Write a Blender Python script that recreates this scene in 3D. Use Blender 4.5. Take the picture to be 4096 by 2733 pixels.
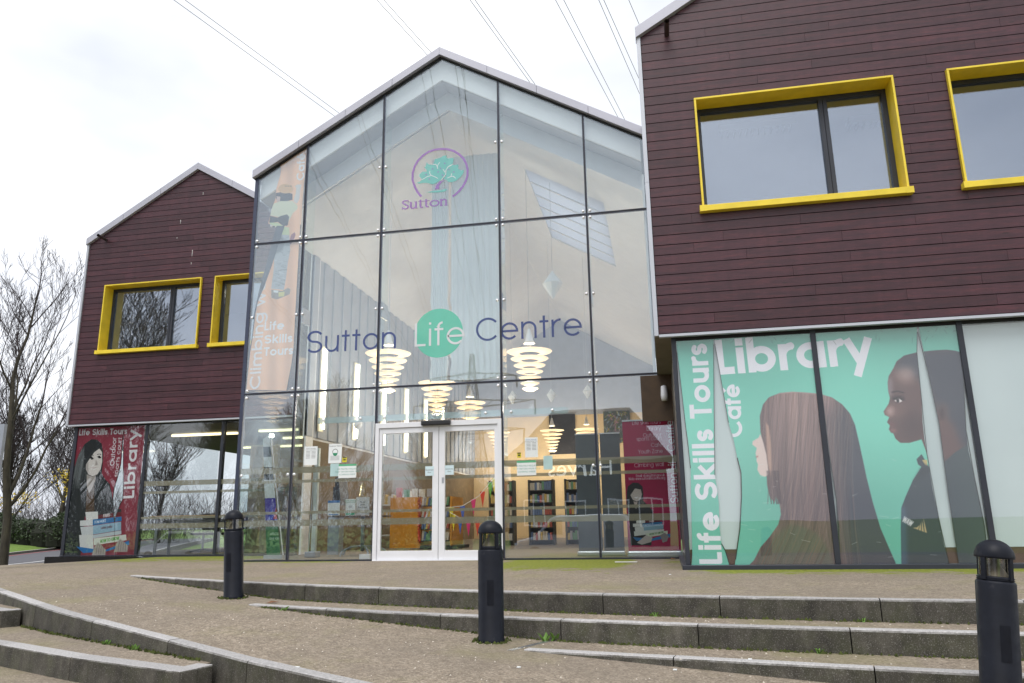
import bpy, bmesh, math, random
import numpy as np
from mathutils import Vector, Matrix

for o in list(bpy.data.objects):
    bpy.data.objects.remove(o)
SC = bpy.context.scene
COL = SC.collection
R_ = random.Random(7)

# ------------------------------------------------------------------ camera
PW, PH, FPX = 4096, 2733, 3037.006          # the photograph's pixels and focal length in pixels
PITCH, ROLL, YAW, EYE = 0.235, -0.0161001, -0.1910487, 0.5987

def cam_axes():
    cy, sy, cp, sp = math.cos(YAW), math.sin(YAW), math.cos(PITCH), math.sin(PITCH)
    f = Vector((sy*cp, cy*cp, sp)); r = Vector((cy, -sy, 0)); u = r.cross(f)
    return r*math.cos(ROLL) + u*math.sin(ROLL), u*math.cos(ROLL) - r*math.sin(ROLL), f
CR, CU, CF = cam_axes()

def at(px, py, Y):
    """point of the plane y = Y seen at a photograph pixel -> (x, z)"""
    d = CR*((px-PW/2)/FPX) + CU*((PH/2-py)/FPX) + CF
    t = Y/d.y
    return d.x*t, d.z*t + EYE

cam = bpy.data.cameras.new('camera'); camo = bpy.data.objects.new('camera', cam); COL.objects.link(camo)
m = Matrix((CR, CU, -CF)).transposed().to_4x4(); m.translation = (0, 0, EYE)
camo.matrix_world = m
cam.sensor_width = 36; cam.sensor_fit = 'HORIZONTAL'; cam.lens = 36*FPX/PW
cam.clip_start = 0.05; cam.clip_end = 3000
SC.camera = camo
SC.render.resolution_x = 1024; SC.render.resolution_y = 683

# ------------------------------------------------------------------ world, sun, exposure
SUN_EL, SUN_AZ = math.radians(62), math.radians(190)      # azimuth clockwise from +Y
w = bpy.data.worlds.new('World'); SC.world = w; w.use_nodes = True
nt = w.node_tree; N = nt.nodes; L = nt.links
for n in list(N): N.remove(n)
out = N.new('ShaderNodeOutputWorld'); bg = N.new('ShaderNodeBackground'); bg.inputs['Strength'].default_value = 0.1
sky = N.new('ShaderNodeTexSky'); sky.sky_type = 'NISHITA'; sky.sun_disc = False
sky.sun_elevation = SUN_EL; sky.sun_rotation = SUN_AZ; sky.dust_density = 4.0; sky.air_density = 1.0
tc = N.new('ShaderNodeTexCoord'); mp = N.new('ShaderNodeMapping'); mp.inputs['Scale'].default_value = (1.2, 1.2, 2.6)
nz = N.new('ShaderNodeTexNoise'); nz.inputs['Scale'].default_value = 1.3; nz.inputs['Detail'].default_value = 5; nz.inputs['Roughness'].default_value = .5
rp = N.new('ShaderNodeValToRGB')
rp.color_ramp.elements[0].position = .40; rp.color_ramp.elements[0].color = (.645, .675, .745, 1)
rp.color_ramp.elements[1].position = .63; rp.color_ramp.elements[1].color = (1.0, 1.01, 1.04, 1)
sc10 = N.new('ShaderNodeVectorMath'); sc10.operation = 'SCALE'; sc10.inputs['Scale'].default_value = 9.3
mx = N.new('ShaderNodeMix'); mx.data_type = 'RGBA'; mx.inputs['Factor'].default_value = .9
L.new(tc.outputs['Generated'], mp.inputs['Vector']); L.new(mp.outputs['Vector'], nz.inputs['Vector'])
L.new(nz.outputs['Fac'], rp.inputs['Fac']); L.new(rp.outputs['Color'], sc10.inputs[0])
L.new(sky.outputs['Color'], mx.inputs['A']); L.new(sc10.outputs['Vector'], mx.inputs['B'])
L.new(mx.outputs['Result'], bg.inputs['Color']); L.new(bg.outputs['Background'], out.inputs['Surface'])

sl = bpy.data.lights.new('sun', 'SUN'); sl.energy = 1.5; sl.angle = math.radians(40); sl.color = (1, .97, .93)
so = bpy.data.objects.new('sun', sl); COL.objects.link(so)
sd = Vector((math.sin(SUN_AZ)*math.cos(SUN_EL), math.cos(SUN_AZ)*math.cos(SUN_EL), math.sin(SUN_EL)))
so.rotation_euler = (-sd).to_track_quat('-Z', 'Y').to_euler()

SC.view_settings.view_transform = 'Standard'; SC.view_settings.look = 'None'
SC.view_settings.exposure = 0.60; SC.view_settings.gamma = 1.0
SC.render.engine = 'CYCLES'
cy = SC.cycles
cy.use_denoising = True; cy.max_bounces = 10; cy.transparent_max_bounces = 40; cy.glossy_bounces = 5; cy.diffuse_bounces = 5
cy.transmission_bounces = 6; cy.caustics_reflective = False; cy.caustics_refractive = False; cy.sample_clamp_indirect = 6
cy.use_light_tree = True

# ------------------------------------------------------------------ materials
def lin(r, g, b):
    f = lambda c: (c/255/12.92) if c/255 <= .04045 else ((c/255+.055)/1.055)**2.4
    return (f(r), f(g), f(b), 1)

class NT:
    def __init__(s, name):
        s.m = bpy.data.materials.new(name); s.m.use_nodes = True; s.t = s.m.node_tree
        s.b = s.t.nodes['Principled BSDF']; s.o = s.t.nodes['Material Output']
    def n(s, kind, **kw):
        x = s.t.nodes.new('ShaderNode'+kind)
        for k, v in kw.items():
            if k in x.inputs: x.inputs[k].default_value = v
            else: setattr(x, k, v)
        return x
    def l(s, a, b): s.t.links.new(a, b); return s
    def coord(s, scale=(1, 1, 1), which='Object'):
        c = s.n('TexCoord'); mp = s.n('Mapping'); mp.inputs['Scale'].default_value = scale
        s.l(c.outputs[which], mp.inputs['Vector']); return mp.outputs['Vector']
    def world(s, scale=(1, 1, 1)):
        c = s.n('NewGeometry'); mp = s.n('Mapping'); mp.inputs['Scale'].default_value = scale
        s.l(c.outputs['Position'], mp.inputs['Vector']); return mp.outputs['Vector']
    def noise(s, vec, scale, detail=4, rough=.55):
        x = s.n('TexNoise'); x.inputs['Scale'].default_value = scale; x.inputs['Detail'].default_value = detail; x.inputs['Roughness'].default_value = rough
        s.l(vec, x.inputs['Vector']); return x.outputs['Fac']
    def ramp(s, fac, stops):
        x = s.n('ValToRGB'); e = x.color_ramp.elements
        while len(e) < len(stops): e.new(.5)
        for q, (p, c) in zip(e, stops): q.position = p; q.color = c if len(c) == 4 else (*c, 1)
        s.l(fac, x.inputs['Fac']); return x.outputs['Color']
    def mix(s, fac, a, b, mode='MIX'):
        x = s.n('Mix'); x.data_type = 'RGBA'; x.blend_type = mode
        for v, k in ((fac, 'Factor'), (a, 'A'), (b, 'B')):
            if hasattr(v, 'is_output'): s.l(v, x.inputs[k])
            elif k == 'Factor': x.inputs[k].default_value = v
            else: x.inputs[k].default_value = v if len(v) == 4 else (*v, 1)
        return x.outputs['Result']
    def math(s, op, a, b=0.0, clamp=False):
        x = s.n('Math'); x.operation = op; x.use_clamp = clamp
        for i, v in enumerate((a, b)):
            if hasattr(v, 'is_output'): s.l(v, x.inputs[i])
            else: x.inputs[i].default_value = v
        return x.outputs[0]
    def bump(s, h, strength=.3, dist=.01):
        x = s.n('Bump'); x.inputs['Strength'].default_value = strength; x.inputs['Distance'].default_value = dist
        s.l(h, x.inputs['Height']); s.l(x.outputs['Normal'], s.b.inputs['Normal']); return s
    def base(s, c):
        if hasattr(c, 'is_output'): s.l(c, s.b.inputs['Base Color'])
        else: s.b.inputs['Base Color'].default_value = c if len(c) == 4 else (*c, 1)
        return s
    def rough(s, r):
        if hasattr(r, 'is_output'): s.l(r, s.b.inputs['Roughness'])
        else: s.b.inputs['Roughness'].default_value = r
        return s

MATS = {}
def plain(name, c, rough=.6, metal=0, var=.12, scale=3.0, spec=.5, emit=None, es=1.0):
    if name in MATS: return MATS[name]
    t = NT(name); c = c if len(c) == 4 else (*c, 1)
    v = t.coord(); f = t.noise(v, scale, 5)
    d = tuple(max(0, x*(1-var)) for x in c[:3])+(1,); e = tuple(min(1, x*(1+var)) for x in c[:3])+(1,)
    t.base(t.ramp(f, [(.3, d), (.7, e)])).rough(rough)
    t.b.inputs['Metallic'].default_value = metal; t.b.inputs['Specular IOR Level'].default_value = spec
    if emit:
        t.b.inputs['Emission Color'].default_value = emit if len(emit) == 4 else (*emit, 1); t.b.inputs['Emission Strength'].default_value = es
    MATS[name] = t.m; return t.m

def m_board():
    t = NT('stained_cladding'); oi = t.n('ObjectInfo')
    v = t.world((.9, 1, 9)); off = t.n('VectorMath'); off.operation = 'ADD'
    cmb = t.n('CombineXYZ'); t.l(t.math('MULTIPLY', oi.outputs['Random'], 37.), cmb.inputs['X']); t.l(t.math('MULTIPLY', oi.outputs['Random'], 11.), cmb.inputs['Z'])
    t.l(v, off.inputs[0]); t.l(cmb.outputs[0], off.inputs[1])
    g = t.noise(off.outputs[0], 2.2, 6, .62); fine = t.noise(off.outputs[0], 14, 5, .7)
    c = t.ramp(g, [(.28, (.044, .0158, .0245)), (.5, (.068, .0220, .0320)), (.75, (.112, .0320, .0390))])
    c = t.mix(t.ramp(fine, [(.35, (.55,)*3), (.62, (0,)*3)]), c, (.028, .012, .014))
    hv = t.n('HueSaturation'); t.l(c, hv.inputs['Color']); t.l(t.math('ADD', t.math('MULTIPLY', oi.outputs['Random'], .36), .82), hv.inputs['Value'])
    sk = t.noise(t.world((5.5, 1, .3)), 1.3, 4, .6); c2 = t.mix(1.0, hv.outputs['Color'], t.ramp(sk, [(.3, (.88,)*3), (.5, (1,)*3), (.72, (1.14, 1.12, 1.14))]), 'MULTIPLY')
    # knots
    k = t.n('TexVoronoi'); k.inputs['Scale'].default_value = 1.0; kv = t.world((2.1, 1, 8.0)); t.l(kv, k.inputs['Vector'])
    km = t.ramp(k.outputs['Distance'], [(.05, (1,)*3), (.12, (0,)*3)])
    t.base(t.mix(t.math('MULTIPLY', km, .75), c2, (.02, .010, .010)))
    t.rough(t.ramp(g, [(.3, (.36,)*3), (.7, (.52,)*3)])); t.bump(fine, .25, .004); t.b.inputs['Specular IOR Level'].default_value = .45
    return t.m

def m_aggregate(name, moss='none'):
    t = NT(name); v = t.world()
    vo = t.n('TexVoronoi'); vo.inputs['Scale'].default_value = 90; t.l(v, vo.inputs['Vector'])
    vo2 = t.n('TexVoronoi'); vo2.inputs['Scale'].default_value = 30; t.l(v, vo2.inputs['Vector'])
    sep = t.n('SeparateColor'); t.l(vo.outputs['Color'], sep.inputs['Color'])
    sep2 = t.n('SeparateColor'); t.l(vo2.outputs['Color'], sep2.inputs['Color'])
    big = t.noise(v, .55, 5, .6); mid = t.noise(v, 4.5, 4, .6)
    c = t.ramp(sep.outputs['Red'], [(0, (.11, .088, .065)), (.35, (.225, .184, .138)), (.7, (.31, .257, .195)), (1, (.53, .46, .37))])
    c = t.mix(.35, c, t.ramp(sep2.outputs['Green'], [(0, (.15, .12, .09)), (.6, (.285, .234, .175)), (1, (.43, .365, .285))]))
    c = t.mix(t.ramp(big, [(.35, (.55,)*3), (.65, (0,)*3)]), c, (.19, .16, .13))
    c = t.mix(t.ramp(mid, [(.3, (.3,)*3), (.6, (0,)*3)]), c, (.14, .118, .09))
    # thin olive algae in patches
    alg = t.math('MULTIPLY', t.ramp(t.noise(v, .9, 6, .65), [(.5, (0,)*3), (.72, (1,)*3)]), .55)
    c = t.mix(alg, c, (.21, .20, .085))
    if moss == 'wall':
        xyz = t.n('SeparateXYZ'); t.l(v, xyz.inputs[0])
        nn = t.noise(v, 3.2, 6, .6)
        def band(y0, y1, x0, x1):
            a = t.math('MULTIPLY', t.math('SUBTRACT', xyz.outputs['Y'], y0), 1/(y1-y0), True)
            b = t.math('MULTIPLY', t.math('SUBTRACT', xyz.outputs['X'], x0), 2.2, True)
            d = t.math('MULTIPLY', t.math('SUBTRACT', x1, xyz.outputs['X']), 2.2, True)
            return t.math('MULTIPLY', t.math('MULTIPLY', a, b), d)
        # moss lies where the walls keep the paving wet: right of the door, by the right wing's plinth, before the left wing
        a = band(9.3, 11.6, -2.75, -.34); b = band(9.9, 11.6, -.20, .4); d = band(12.2, 14.6, -12.0, -7.4); e = band(8.9, 10.0, .1, 9.); f_ = band(11.9, 13.0, -8.0, -5.0)
        tot = t.math('MAXIMUM', t.math('MAXIMUM', t.math('MAXIMUM', a, b), t.math('MULTIPLY', d, .75)), t.math('MAXIMUM', e, t.math('MULTIPLY', f_, .6)))
        mk = t.math('ADD', t.math('MULTIPLY', tot, 1.25), t.math('ADD', t.math('MULTIPLY', t.math('SUBTRACT', nn, .60), 2.6), t.math('MULTIPLY', t.math('SUBTRACT', t.noise(v, 30, 3, .7), .5), .9)))
        mk = t.ramp(mk, [(.16, (0,)*3), (.50, (.95,)*3)])
        c = t.mix(mk, c, t.ramp(t.noise(v, 22, 4), [(.3, (.10, .13, .012)), (.7, (.26, .285, .035))]))
    t.base(c).rough(.85); t.bump(vo.outputs['Distance'], .5, .006); t.b.inputs['Specular IOR Level'].default_value = .25
    return t.m

def m_stone():
    t = NT('kerb_granite'); v = t.world(); g = t.n('NewGeometry'); oi = t.n('ObjectInfo')
    sp = t.noise(v, 60, 3, .8); md = t.noise(v, 5, 6, .65); st = t.n('Mapping'); st.inputs['Scale'].default_value = (5, 5, 3.2); t.l(v, st.inputs['Vector']); run = t.noise(st.outputs['Vector'], 1.6, 5, .6)
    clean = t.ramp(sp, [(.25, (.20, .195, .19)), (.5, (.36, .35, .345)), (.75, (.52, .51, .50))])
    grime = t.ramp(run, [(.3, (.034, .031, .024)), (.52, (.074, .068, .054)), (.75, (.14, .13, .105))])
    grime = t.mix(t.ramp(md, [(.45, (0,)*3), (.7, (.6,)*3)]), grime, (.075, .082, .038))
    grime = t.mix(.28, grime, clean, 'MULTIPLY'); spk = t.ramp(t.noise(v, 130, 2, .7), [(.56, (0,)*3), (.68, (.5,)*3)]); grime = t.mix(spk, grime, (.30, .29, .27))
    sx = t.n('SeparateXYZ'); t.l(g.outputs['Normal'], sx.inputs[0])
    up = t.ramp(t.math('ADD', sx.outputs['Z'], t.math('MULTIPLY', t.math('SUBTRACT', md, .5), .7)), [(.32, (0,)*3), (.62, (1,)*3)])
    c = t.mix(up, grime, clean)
    hv = t.n('HueSaturation'); t.l(c, hv.inputs['Color']); t.l(t.math('ADD', t.math('MULTIPLY', oi.outputs['Random'], .3), .85), hv.inputs['Value'])
    t.base(hv.outputs['Color']).rough(.82); t.bump(sp, .35, .004)
    return t.m

def m_glass(name, tint=(.86, .94, .92), refl=.06, boost=1.0, wav=.0, ior=1.5, gc=(.97, .98, 1)):
    t = NT(name); t.t.nodes.remove(t.b)
    tr = t.n('BsdfTransparent'); tr.inputs['Color'].default_value = (*tint, 1)
    gl = t.n('BsdfGlossy'); gl.inputs['Roughness'].default_value = 0.0; gl.inputs['Color'].default_value = (*gc, 1)
    fr = t.n('LayerWeight'); fr.inputs['Blend'].default_value = .5      # facing is the same on both faces of the pane
    f = t.math('ADD', t.math('MULTIPLY', t.math('ADD', t.math('MULTIPLY', t.math('POWER', fr.outputs['Facing'], 5.), .96), .04), boost), refl, True)
    if wav:
        b = t.n('Bump'); b.inputs['Strength'].default_value = wav; b.inputs['Distance'].default_value = .02
        t.l(t.noise(t.world((1, 1, .7)), 1.1, 2, .4), b.inputs['Height']); t.l(b.outputs[0], gl.inputs['Normal'])
    ms = t.n('MixShader'); t.l(f, ms.inputs[0]); t.l(tr.outputs[0], ms.inputs[1]); t.l(gl.outputs[0], ms.inputs[2]); t.l(ms.outputs[0], t.o.inputs['Surface'])
    return t.m

def m_vinyl(name, c, alpha):
    """translucent coloured film stuck on glass"""
    t = NT(name); t.base((*c, 1)).rough(.45)
    tr = t.n('BsdfTransparent'); ms = t.n('MixShader')
    f = t.ramp(t.noise(t.world(), 3, 3), [(.3, (alpha*.95,)*3), (.7, (min(1, alpha*1.05),)*3)])
    t.l(f, ms.inputs[0]); t.l(tr.outputs[0], ms.inputs[1]); t.l(t.b.outputs[0], ms.inputs[2]); t.l(ms.outputs[0], t.o.inputs['Surface'])
    return t.m

def m_emit(name, c, s):
    t = NT(name); t.base(c).rough(.5); t.b.inputs['Emission Color'].default_value = (*c, 1); t.b.inputs['Emission Strength'].default_value = s
    g = t.noise(t.coord(), 2, 2); t.l(t.math('ADD', t.math('MULTIPLY', g, .3*s), .85*s), t.b.inputs['Emission Strength'])
    return t.m

BOARD = m_board(); AGG = m_aggregate('resin_gravel', 'wall'); AGG2 = m_aggregate('resin_gravel_ramp'); STONE = m_stone()
GLASS_C = m_glass('hall_glass', (.96, .988, .988), .098, 1.0, .10, gc=(.84, .92, 1.0))
GLASS_W = m_glass('window_glass', (.84, .87, .90), .20, 1.1, .03, gc=(.80, .88, 1.0))
GLASS_G = m_glass('ground_floor_glass', (.99, .995, .995), .02, .8, .05)
GLASS_L = m_glass('left_ground_glass', (.95, .97, .97), .05, 1.1, .05)
GLASS_F = m_glass('clear_fin_glass', (.94, .985, .975), .02, .8)
ALU = plain('pale_aluminium', (.50, .52, .57), .42, .25, .06, 1.2)
FASC = plain('fascia_aluminium', (.45, .45, .51), .45, .2, .07, .8)
WHITE = plain('white_powder_coat', (.78, .79, .82), .4, 0, .04)
DARK = plain('anthracite_frame', (.028, .032, .045), .42, .1, .15)
BLACKJ = plain('black_gasket', (.012, .012, .014), .6, 0, .2)
MULL = plain('slate_blue_mullion', (.050, .060, .100), .35, .2, .12)
YEL = plain('yellow_reveal', (.82, .62, .04), .42, 0, .11, 4.0)
BACK = plain('dark_membrane', (.010, .008, .009), .9)
INW = plain('interior_white', (.82, .82, .83), .7, 0, .03)
CREAM = plain('interior_cream', (.72, .55, .33), .7, 0, .05)
GREYB = plain('shade_blue_grey', (.40, .43, .50), .7, 0, .06)  # far wall top and gable soffit: shade put into the colour
CARPET = plain('grey_carpet', (.23, .19, .145), .95, 0, .25, 30)
STEEL = plain('brushed_steel', (.55, .57, .60), .3, .9, .06)
BOLT = plain('bright_fixing', (.86, .87, .9), .25, .3, .03)
ROOFM = plain('standing_seam_roof', (.32, .33, .35), .5, .3)

# ------------------------------------------------------------------ mesh helpers
class MB:
    def __init__(s): s.v = []; s.f = []; s.uv = None
    def add(s, vs, fs):
        b = len(s.v); s.v += [tuple(x) for x in vs]; s.f += [tuple(i+b for i in f) for f in fs]; return s
    def box(s, x0, x1, y0, y1, z0, z1):
        return s.add([(x0, y0, z0), (x1, y0, z0), (x1, y1, z0), (x0, y1, z0), (x0, y0, z1), (x1, y0, z1), (x1, y1, z1), (x0, y1, z1)],
                     [(0, 3, 2, 1), (4, 5, 6, 7), (0, 1, 5, 4), (1, 2, 6, 5), (2, 3, 7, 6), (3, 0, 4, 7)])
    def prism(s, poly, y0, y1):
        """polygon in (x, z), extruded from y0 (front) to y1"""
        a = sum(poly[i][0]*poly[(i+1) % len(poly)][1]-poly[(i+1) % len(poly)][0]*poly[i][1] for i in range(len(poly)))
        if a < 0: poly = poly[::-1]
        n = len(poly); vs = [(x, y0, z) for x, z in poly]+[(x, y1, z) for x, z in poly]
        return s.add(vs, [tuple(range(n)), tuple(range(2*n-1, n-1, -1))]+[(i, i+n, (i+1) % n+n, (i+1) % n) for i in range(n)])
    def flat(s, poly, y):
        a = sum(poly[i][0]*poly[(i+1) % len(poly)][1]-poly[(i+1) % len(poly)][0]*poly[i][1] for i in range(len(poly)))
        if a < 0: poly = poly[::-1]
        return s.add([(x, y, z) for x, z in poly], [tuple(range(len(poly)))])
    def hprism(s, poly, z0, z1):
        """polygon in (x, y), extruded up"""
        a = sum(poly[i][0]*poly[(i+1) % len(poly)][1]-poly[(i+1) % len(poly)][0]*poly[i][1] for i in range(len(poly)))
        if a < 0: poly = poly[::-1]
        n = len(poly); vs = [(x, y, z0) for x, y in poly]+[(x, y, z1) for x, y in poly]
        return s.add(vs, [tuple(range(n-1, -1, -1)), tuple(range(n, 2*n))]+[(i, (i+1) % n, (i+1) % n+n, i+n) for i in range(n)])
    def tube(s, p0, p1, r0, r1=None, n=8, cap=True):
        r1 = r0 if r1 is None else r1; p0 = Vector(p0); p1 = Vector(p1); d = (p1-p0)
        if d.length < 1e-6: return s
        d.normalize(); a = d.orthogonal().normalized(); b = d.cross(a)
        vs = [p+(a*math.cos(2*math.pi*i/n)+b*math.sin(2*math.pi*i/n))*r for p, r in ((p0, r0), (p1, r1)) for i in range(n)]
        fs = [(i, (i+1) % n, (i+1) % n+n, i+n) for i in range(n)]
        if cap: fs += [tuple(range(n-1, -1, -1)), tuple(range(n, 2*n))]
        return s.add(vs, fs)
    def lathe(s, prof, cx=0, cy=0, cz=0, n=24):
        vs = [(cx+r*math.cos(2*math.pi*i/n), cy+r*math.sin(2*math.pi*i/n), cz+z) for r, z in prof for i in range(n)]
        fs = [(k*n+i, k*n+(i+1) % n, (k+1)*n+(i+1) % n, (k+1)*n+i) for k in range(len(prof)-1) for i in range(n)]
        return s.add(vs, fs)
    def path(s, pts, r, n=6):
        for a, b in zip(pts, pts[1:]): s.tube(a, b, r, n=n, cap=False)
        return s
    def mesh(s, name, mat, smooth=False):
        me = bpy.data.meshes.new(name); me.from_pydata(s.v, [], s.f)
        if mat: me.materials.append(mat)
        if smooth: me.polygons.foreach_set('use_smooth', [True]*len(me.polygons))
        me.update(); return me

def tag(o, label=None, cat=None, group=None, kind=None):
    if label: o['label'] = label
    if cat: o['category'] = cat
    if group: o['group'] = group
    if kind: o['kind'] = kind
    return o
def obj(name, mb, mat, parent=None, smooth=False, bevel=0):
    me = mb.mesh(name, mat, smooth) if isinstance(mb, MB) else mb
    o = bpy.data.objects.new(name, me); COL.objects.link(o)
    if parent:
        o.parent = parent; o.matrix_parent_inverse = Matrix.Translation(-PLOC(parent))
    if bevel:
        b = o.modifiers.new('bevel', 'BEVEL'); b.width = bevel; b.segments = 2; b.limit_method = 'ANGLE'
    return o
def PLOC(p):
    return p.location.copy() if p.data is None else Vector((0, 0, 0))
def thing(name, label, cat, loc=(0, 0, 0), group=None):
    o = bpy.data.objects.new(name, None); COL.objects.link(o); o.location = loc; o.empty_display_size = .3
    return tag(o, label, cat, group)
# every mesh is modelled in world coordinates; parts of a thing whose Empty stands at loc are shifted back by loc
def struct(name, mb, mat, smooth=False):
    o = obj(name, mb, mat, None, smooth); o['kind'] = 'structure'; return o
def copy_tree(o, parent=None, loc=None):
    c = o.copy(); COL.objects.link(c); c.parent = parent
    if loc is not None: c.location = loc
    for ch in list(o.children): copy_tree(ch, c)
    return c

def clip(poly, a, b, c):
    """keep a*x + b*z <= c"""
    outp = []
    for i in range(len(poly)):
        p, q = poly[i], poly[(i+1) % len(poly)]; dp = a*p[0]+b*p[1]-c; dq = a*q[0]+b*q[1]-c
        if dp <= 0: outp.append(p)
        if dp*dq < 0:
            t = dp/(dp-dq); outp.append((p[0]+(q[0]-p[0])*t, p[1]+(q[1]-p[1])*t))
    return outp
#PART2

# ------------------------------------------------------------------ stroke lettering (geometric sans)
def arc(cx, cy, r, a0, a1, n=14, sx=1.0):
    return [(cx+r*sx*math.cos(math.radians(a0+(a1-a0)*i/n)), cy+r*math.sin(math.radians(a0+(a1-a0)*i/n))) for i in range(n+1)]
def glyph(ch, w):
    """-> (advance, strokes) in x-height units"""
    h = w/2; r = .5-h; o = [arc(.5, .5, r, 0, 360, 24)]
    def S(W, H):
        q = (H-w)/4; sx = (W/2-h)/q; cx = W/2
        return [arc(cx, H-h-q, q, 25, 270, 14, sx)+arc(cx, h+q, q, 90, -155, 14, sx)[1:]]
    A = 1.36
    G = {
     'o': (1.0, o), 'a': (1.0, o+[[(1-h, 0), (1-h, 1)]]), 'b': (1.0, o+[[(h, 0), (h, A)]]), 'd': (1.0, o+[[(1-h, 0), (1-h, A)]]),
     'p': (1.0, o+[[(h, -.42), (h, 1)]]), 'g': (1.0, o+[[(1-h, 1), (1-h, .02)]+arc(.5, .02, r, 0, -150, 12)]), 'q': (1.0, o+[[(1-h, 1), (1-h, -.42)]]),
     'c': (.94, [arc(.5, .5, r, 42, 318, 20)]), 'e': (1.0, [[(h, .5), (1-h, .5)]+arc(.5, .5, r, 0, 318, 22)[1:]]),
     'i': (w, [[(h, 0), (h, 1)], [(h, A-w), (h, A)]]), 'l': (w, [[(h, 0), (h, A)]]), '|': (w, [[(h, 0), (h, A)]]),
     'f': (.5, [[(.22, 0), (.22, A-.28)]+arc(.22+.27-h*.5, A-.28, .27-h*.5, 180, 90, 8), [(0, 1-h), (.5, 1-h)]]),
     't': (.5, [[(.25, 0), (.25, 1.27)], [(0, 1-h), (.5, 1-h)]]),
     'r': (.5, [[(h, 0), (h, 1)], arc(.5, .55, .5-h, 172, 88, 8)]),
     'n': (.86, [[(h, 0), (h, 1)], arc(.43, .57, .43-h, 180, 0, 14)+[(.86-h, 0)]]), 'h': (.86, [[(h, 0), (h, A)], arc(.43, .57, .43-h, 180, 0, 14)+[(.86-h, 0)]]),
     'u': (.86, [[(h, 1)]+arc(.43, .43, .43-h, 180, 360, 14)+[(.86-h, 1)], [(.86-h, 0), (.86-h, .5)]]),
     'm': (1.3, [[(h, 0), (h, 1)], arc(.34+h*.5, .66, .34-h*.5, 180, 0, 12)+[(.68, 0)], arc(.98-h*.5, .66, .32-h*.5, 180, 0, 12)+[(1.3-h, 0)]]),
     's': (.68, S(.68, 1.0)), 'S': (.98, S(.98, A)), 'k': (.8, [[(h, 0), (h, A)], [(h, .40), (.72, 1)], [(.30, .60), (.76, 0)]]),
     'y': (.86, [[(.06, 1), (.45, .06)], [(.80, 1), (.27, -.42)]]), 'v': (.86, [[(.06, 1), (.43, .03), (.80, 1)]]),
     'w': (1.26, [[(.06, 1), (.35, .03), (.63, .96), (.91, .03), (1.20, 1)]]), 'z': (.7, [[(0, 1-h), (.62, 1-h), (.06, h), (.7, h)]]),
     'L': (.62, [[(h, A), (h, h), (.62, h)]]), 'T': (.76, [[(0, A-h), (.76, A-h)], [(.38, 0), (.38, A)]]), 'Z': (.9, [[(0, A-h), (.8, A-h), (.06, h), (.9, h)]]),
     'O': (1.4, [arc(.7, A/2, .68-h, 0, 360, 28)]), 'C': (1.24, [arc(.68, A/2, .68-h, 40, 320, 24)]), 'Y': (1.0, [[(.05, A), (.5, .62), (.95, A)], [(.5, 0), (.5, .62)]]),
     'M': (1.3, [[(h, 0), (h, A-.05), (.65, .1), (1.3-h, A-.05), (1.3-h, 0)]]), 'E': (.72, [[(.72, A-h), (h, A-h), (h, h), (.72, h)], [(h, A/2), (.64, A/2)]]), 'W': (1.7, [[(.06, A), (.45, .03), (.85, A-.05), (1.25, .03), (1.64, A)]]),
     'A': (1.1, [[(.06, 0), (.55, A), (1.04, 0)], [(.25, .42), (.85, .42)]]), 'P': (.8, [[(h, 0), (h, A-h), (.45, A-h)]+arc(.45, A-.38, .38-h, 90, -90, 8)+[(h, A-.76+h)]]), 'R': (.86, [[(h, 0), (h, A-h), (.45, A-h)]+arc(.45, A-.38, .38-h, 90, -90, 8)+[(h, A-.76+h)], [(.4, A-.76+h), (.8, 0)]]), 'I': (w, [[(h, 0), (h, A)]]), 'G': (1.3, [arc(.68, A/2, .68-h, 45, 360, 24)+[(.75, A/2)]]),
     'H': (1.0, [[(h, 0), (h, A)], [(1-h, 0), (1-h, A)], [(h, A/2), (1-h, A/2)]]),
     ':': (w, [[(h, 0), (h, w)], [(h, .7), (h, .7+w)]]), '.': (w, [[(h, 0), (h, w)]]), '@': (1.2, [arc(.6, .5, .55, 0, 330, 18), arc(.6, .5, .25, 0, 360, 12)]), ' ': (.4, []),
     '0': (.86, [arc(.43, A/2, A/2-h, 0, 360, 20, .6)]), '1': (.4, [[(0, 1.1), (.3-h, A-h), (.3-h, 0)]]), '2': (.8, [arc(.4, .98, .36-h, 170, -20, 10)+[(.05, h), (.8, h)]]),
     '6': (.86, [arc(.43, .42, .42-h, 0, 360, 16), [(.1, .6), (.5, A)]]), '9': (.86, [arc(.43, .94, .42-h, 0, 360, 16), [(.76, .8), (.36, 0)]]), '8': (.86, [arc(.43, .98, .36-h, 0, 360, 16), arc(.43, .38, .38-h, 0, 360, 16)]), '7': (.8, [[(0, A-h), (.72, A-h), (.25, 0)]]),
    }
    if ch == 'é': a, s_ = G['e']; return a, s_+[[(.45, 1.14), (.7, 1.38)]]
    return G.get(ch, G['o'])
def text_strokes(txt, w, gap=.13):
    x = 0; res = []
    for ch in txt:
        a, st = glyph(ch, w)
        for s_ in st: res.append([(px+x, py) for px, py in s_])
        x += a+gap
    return res, x-gap

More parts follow.
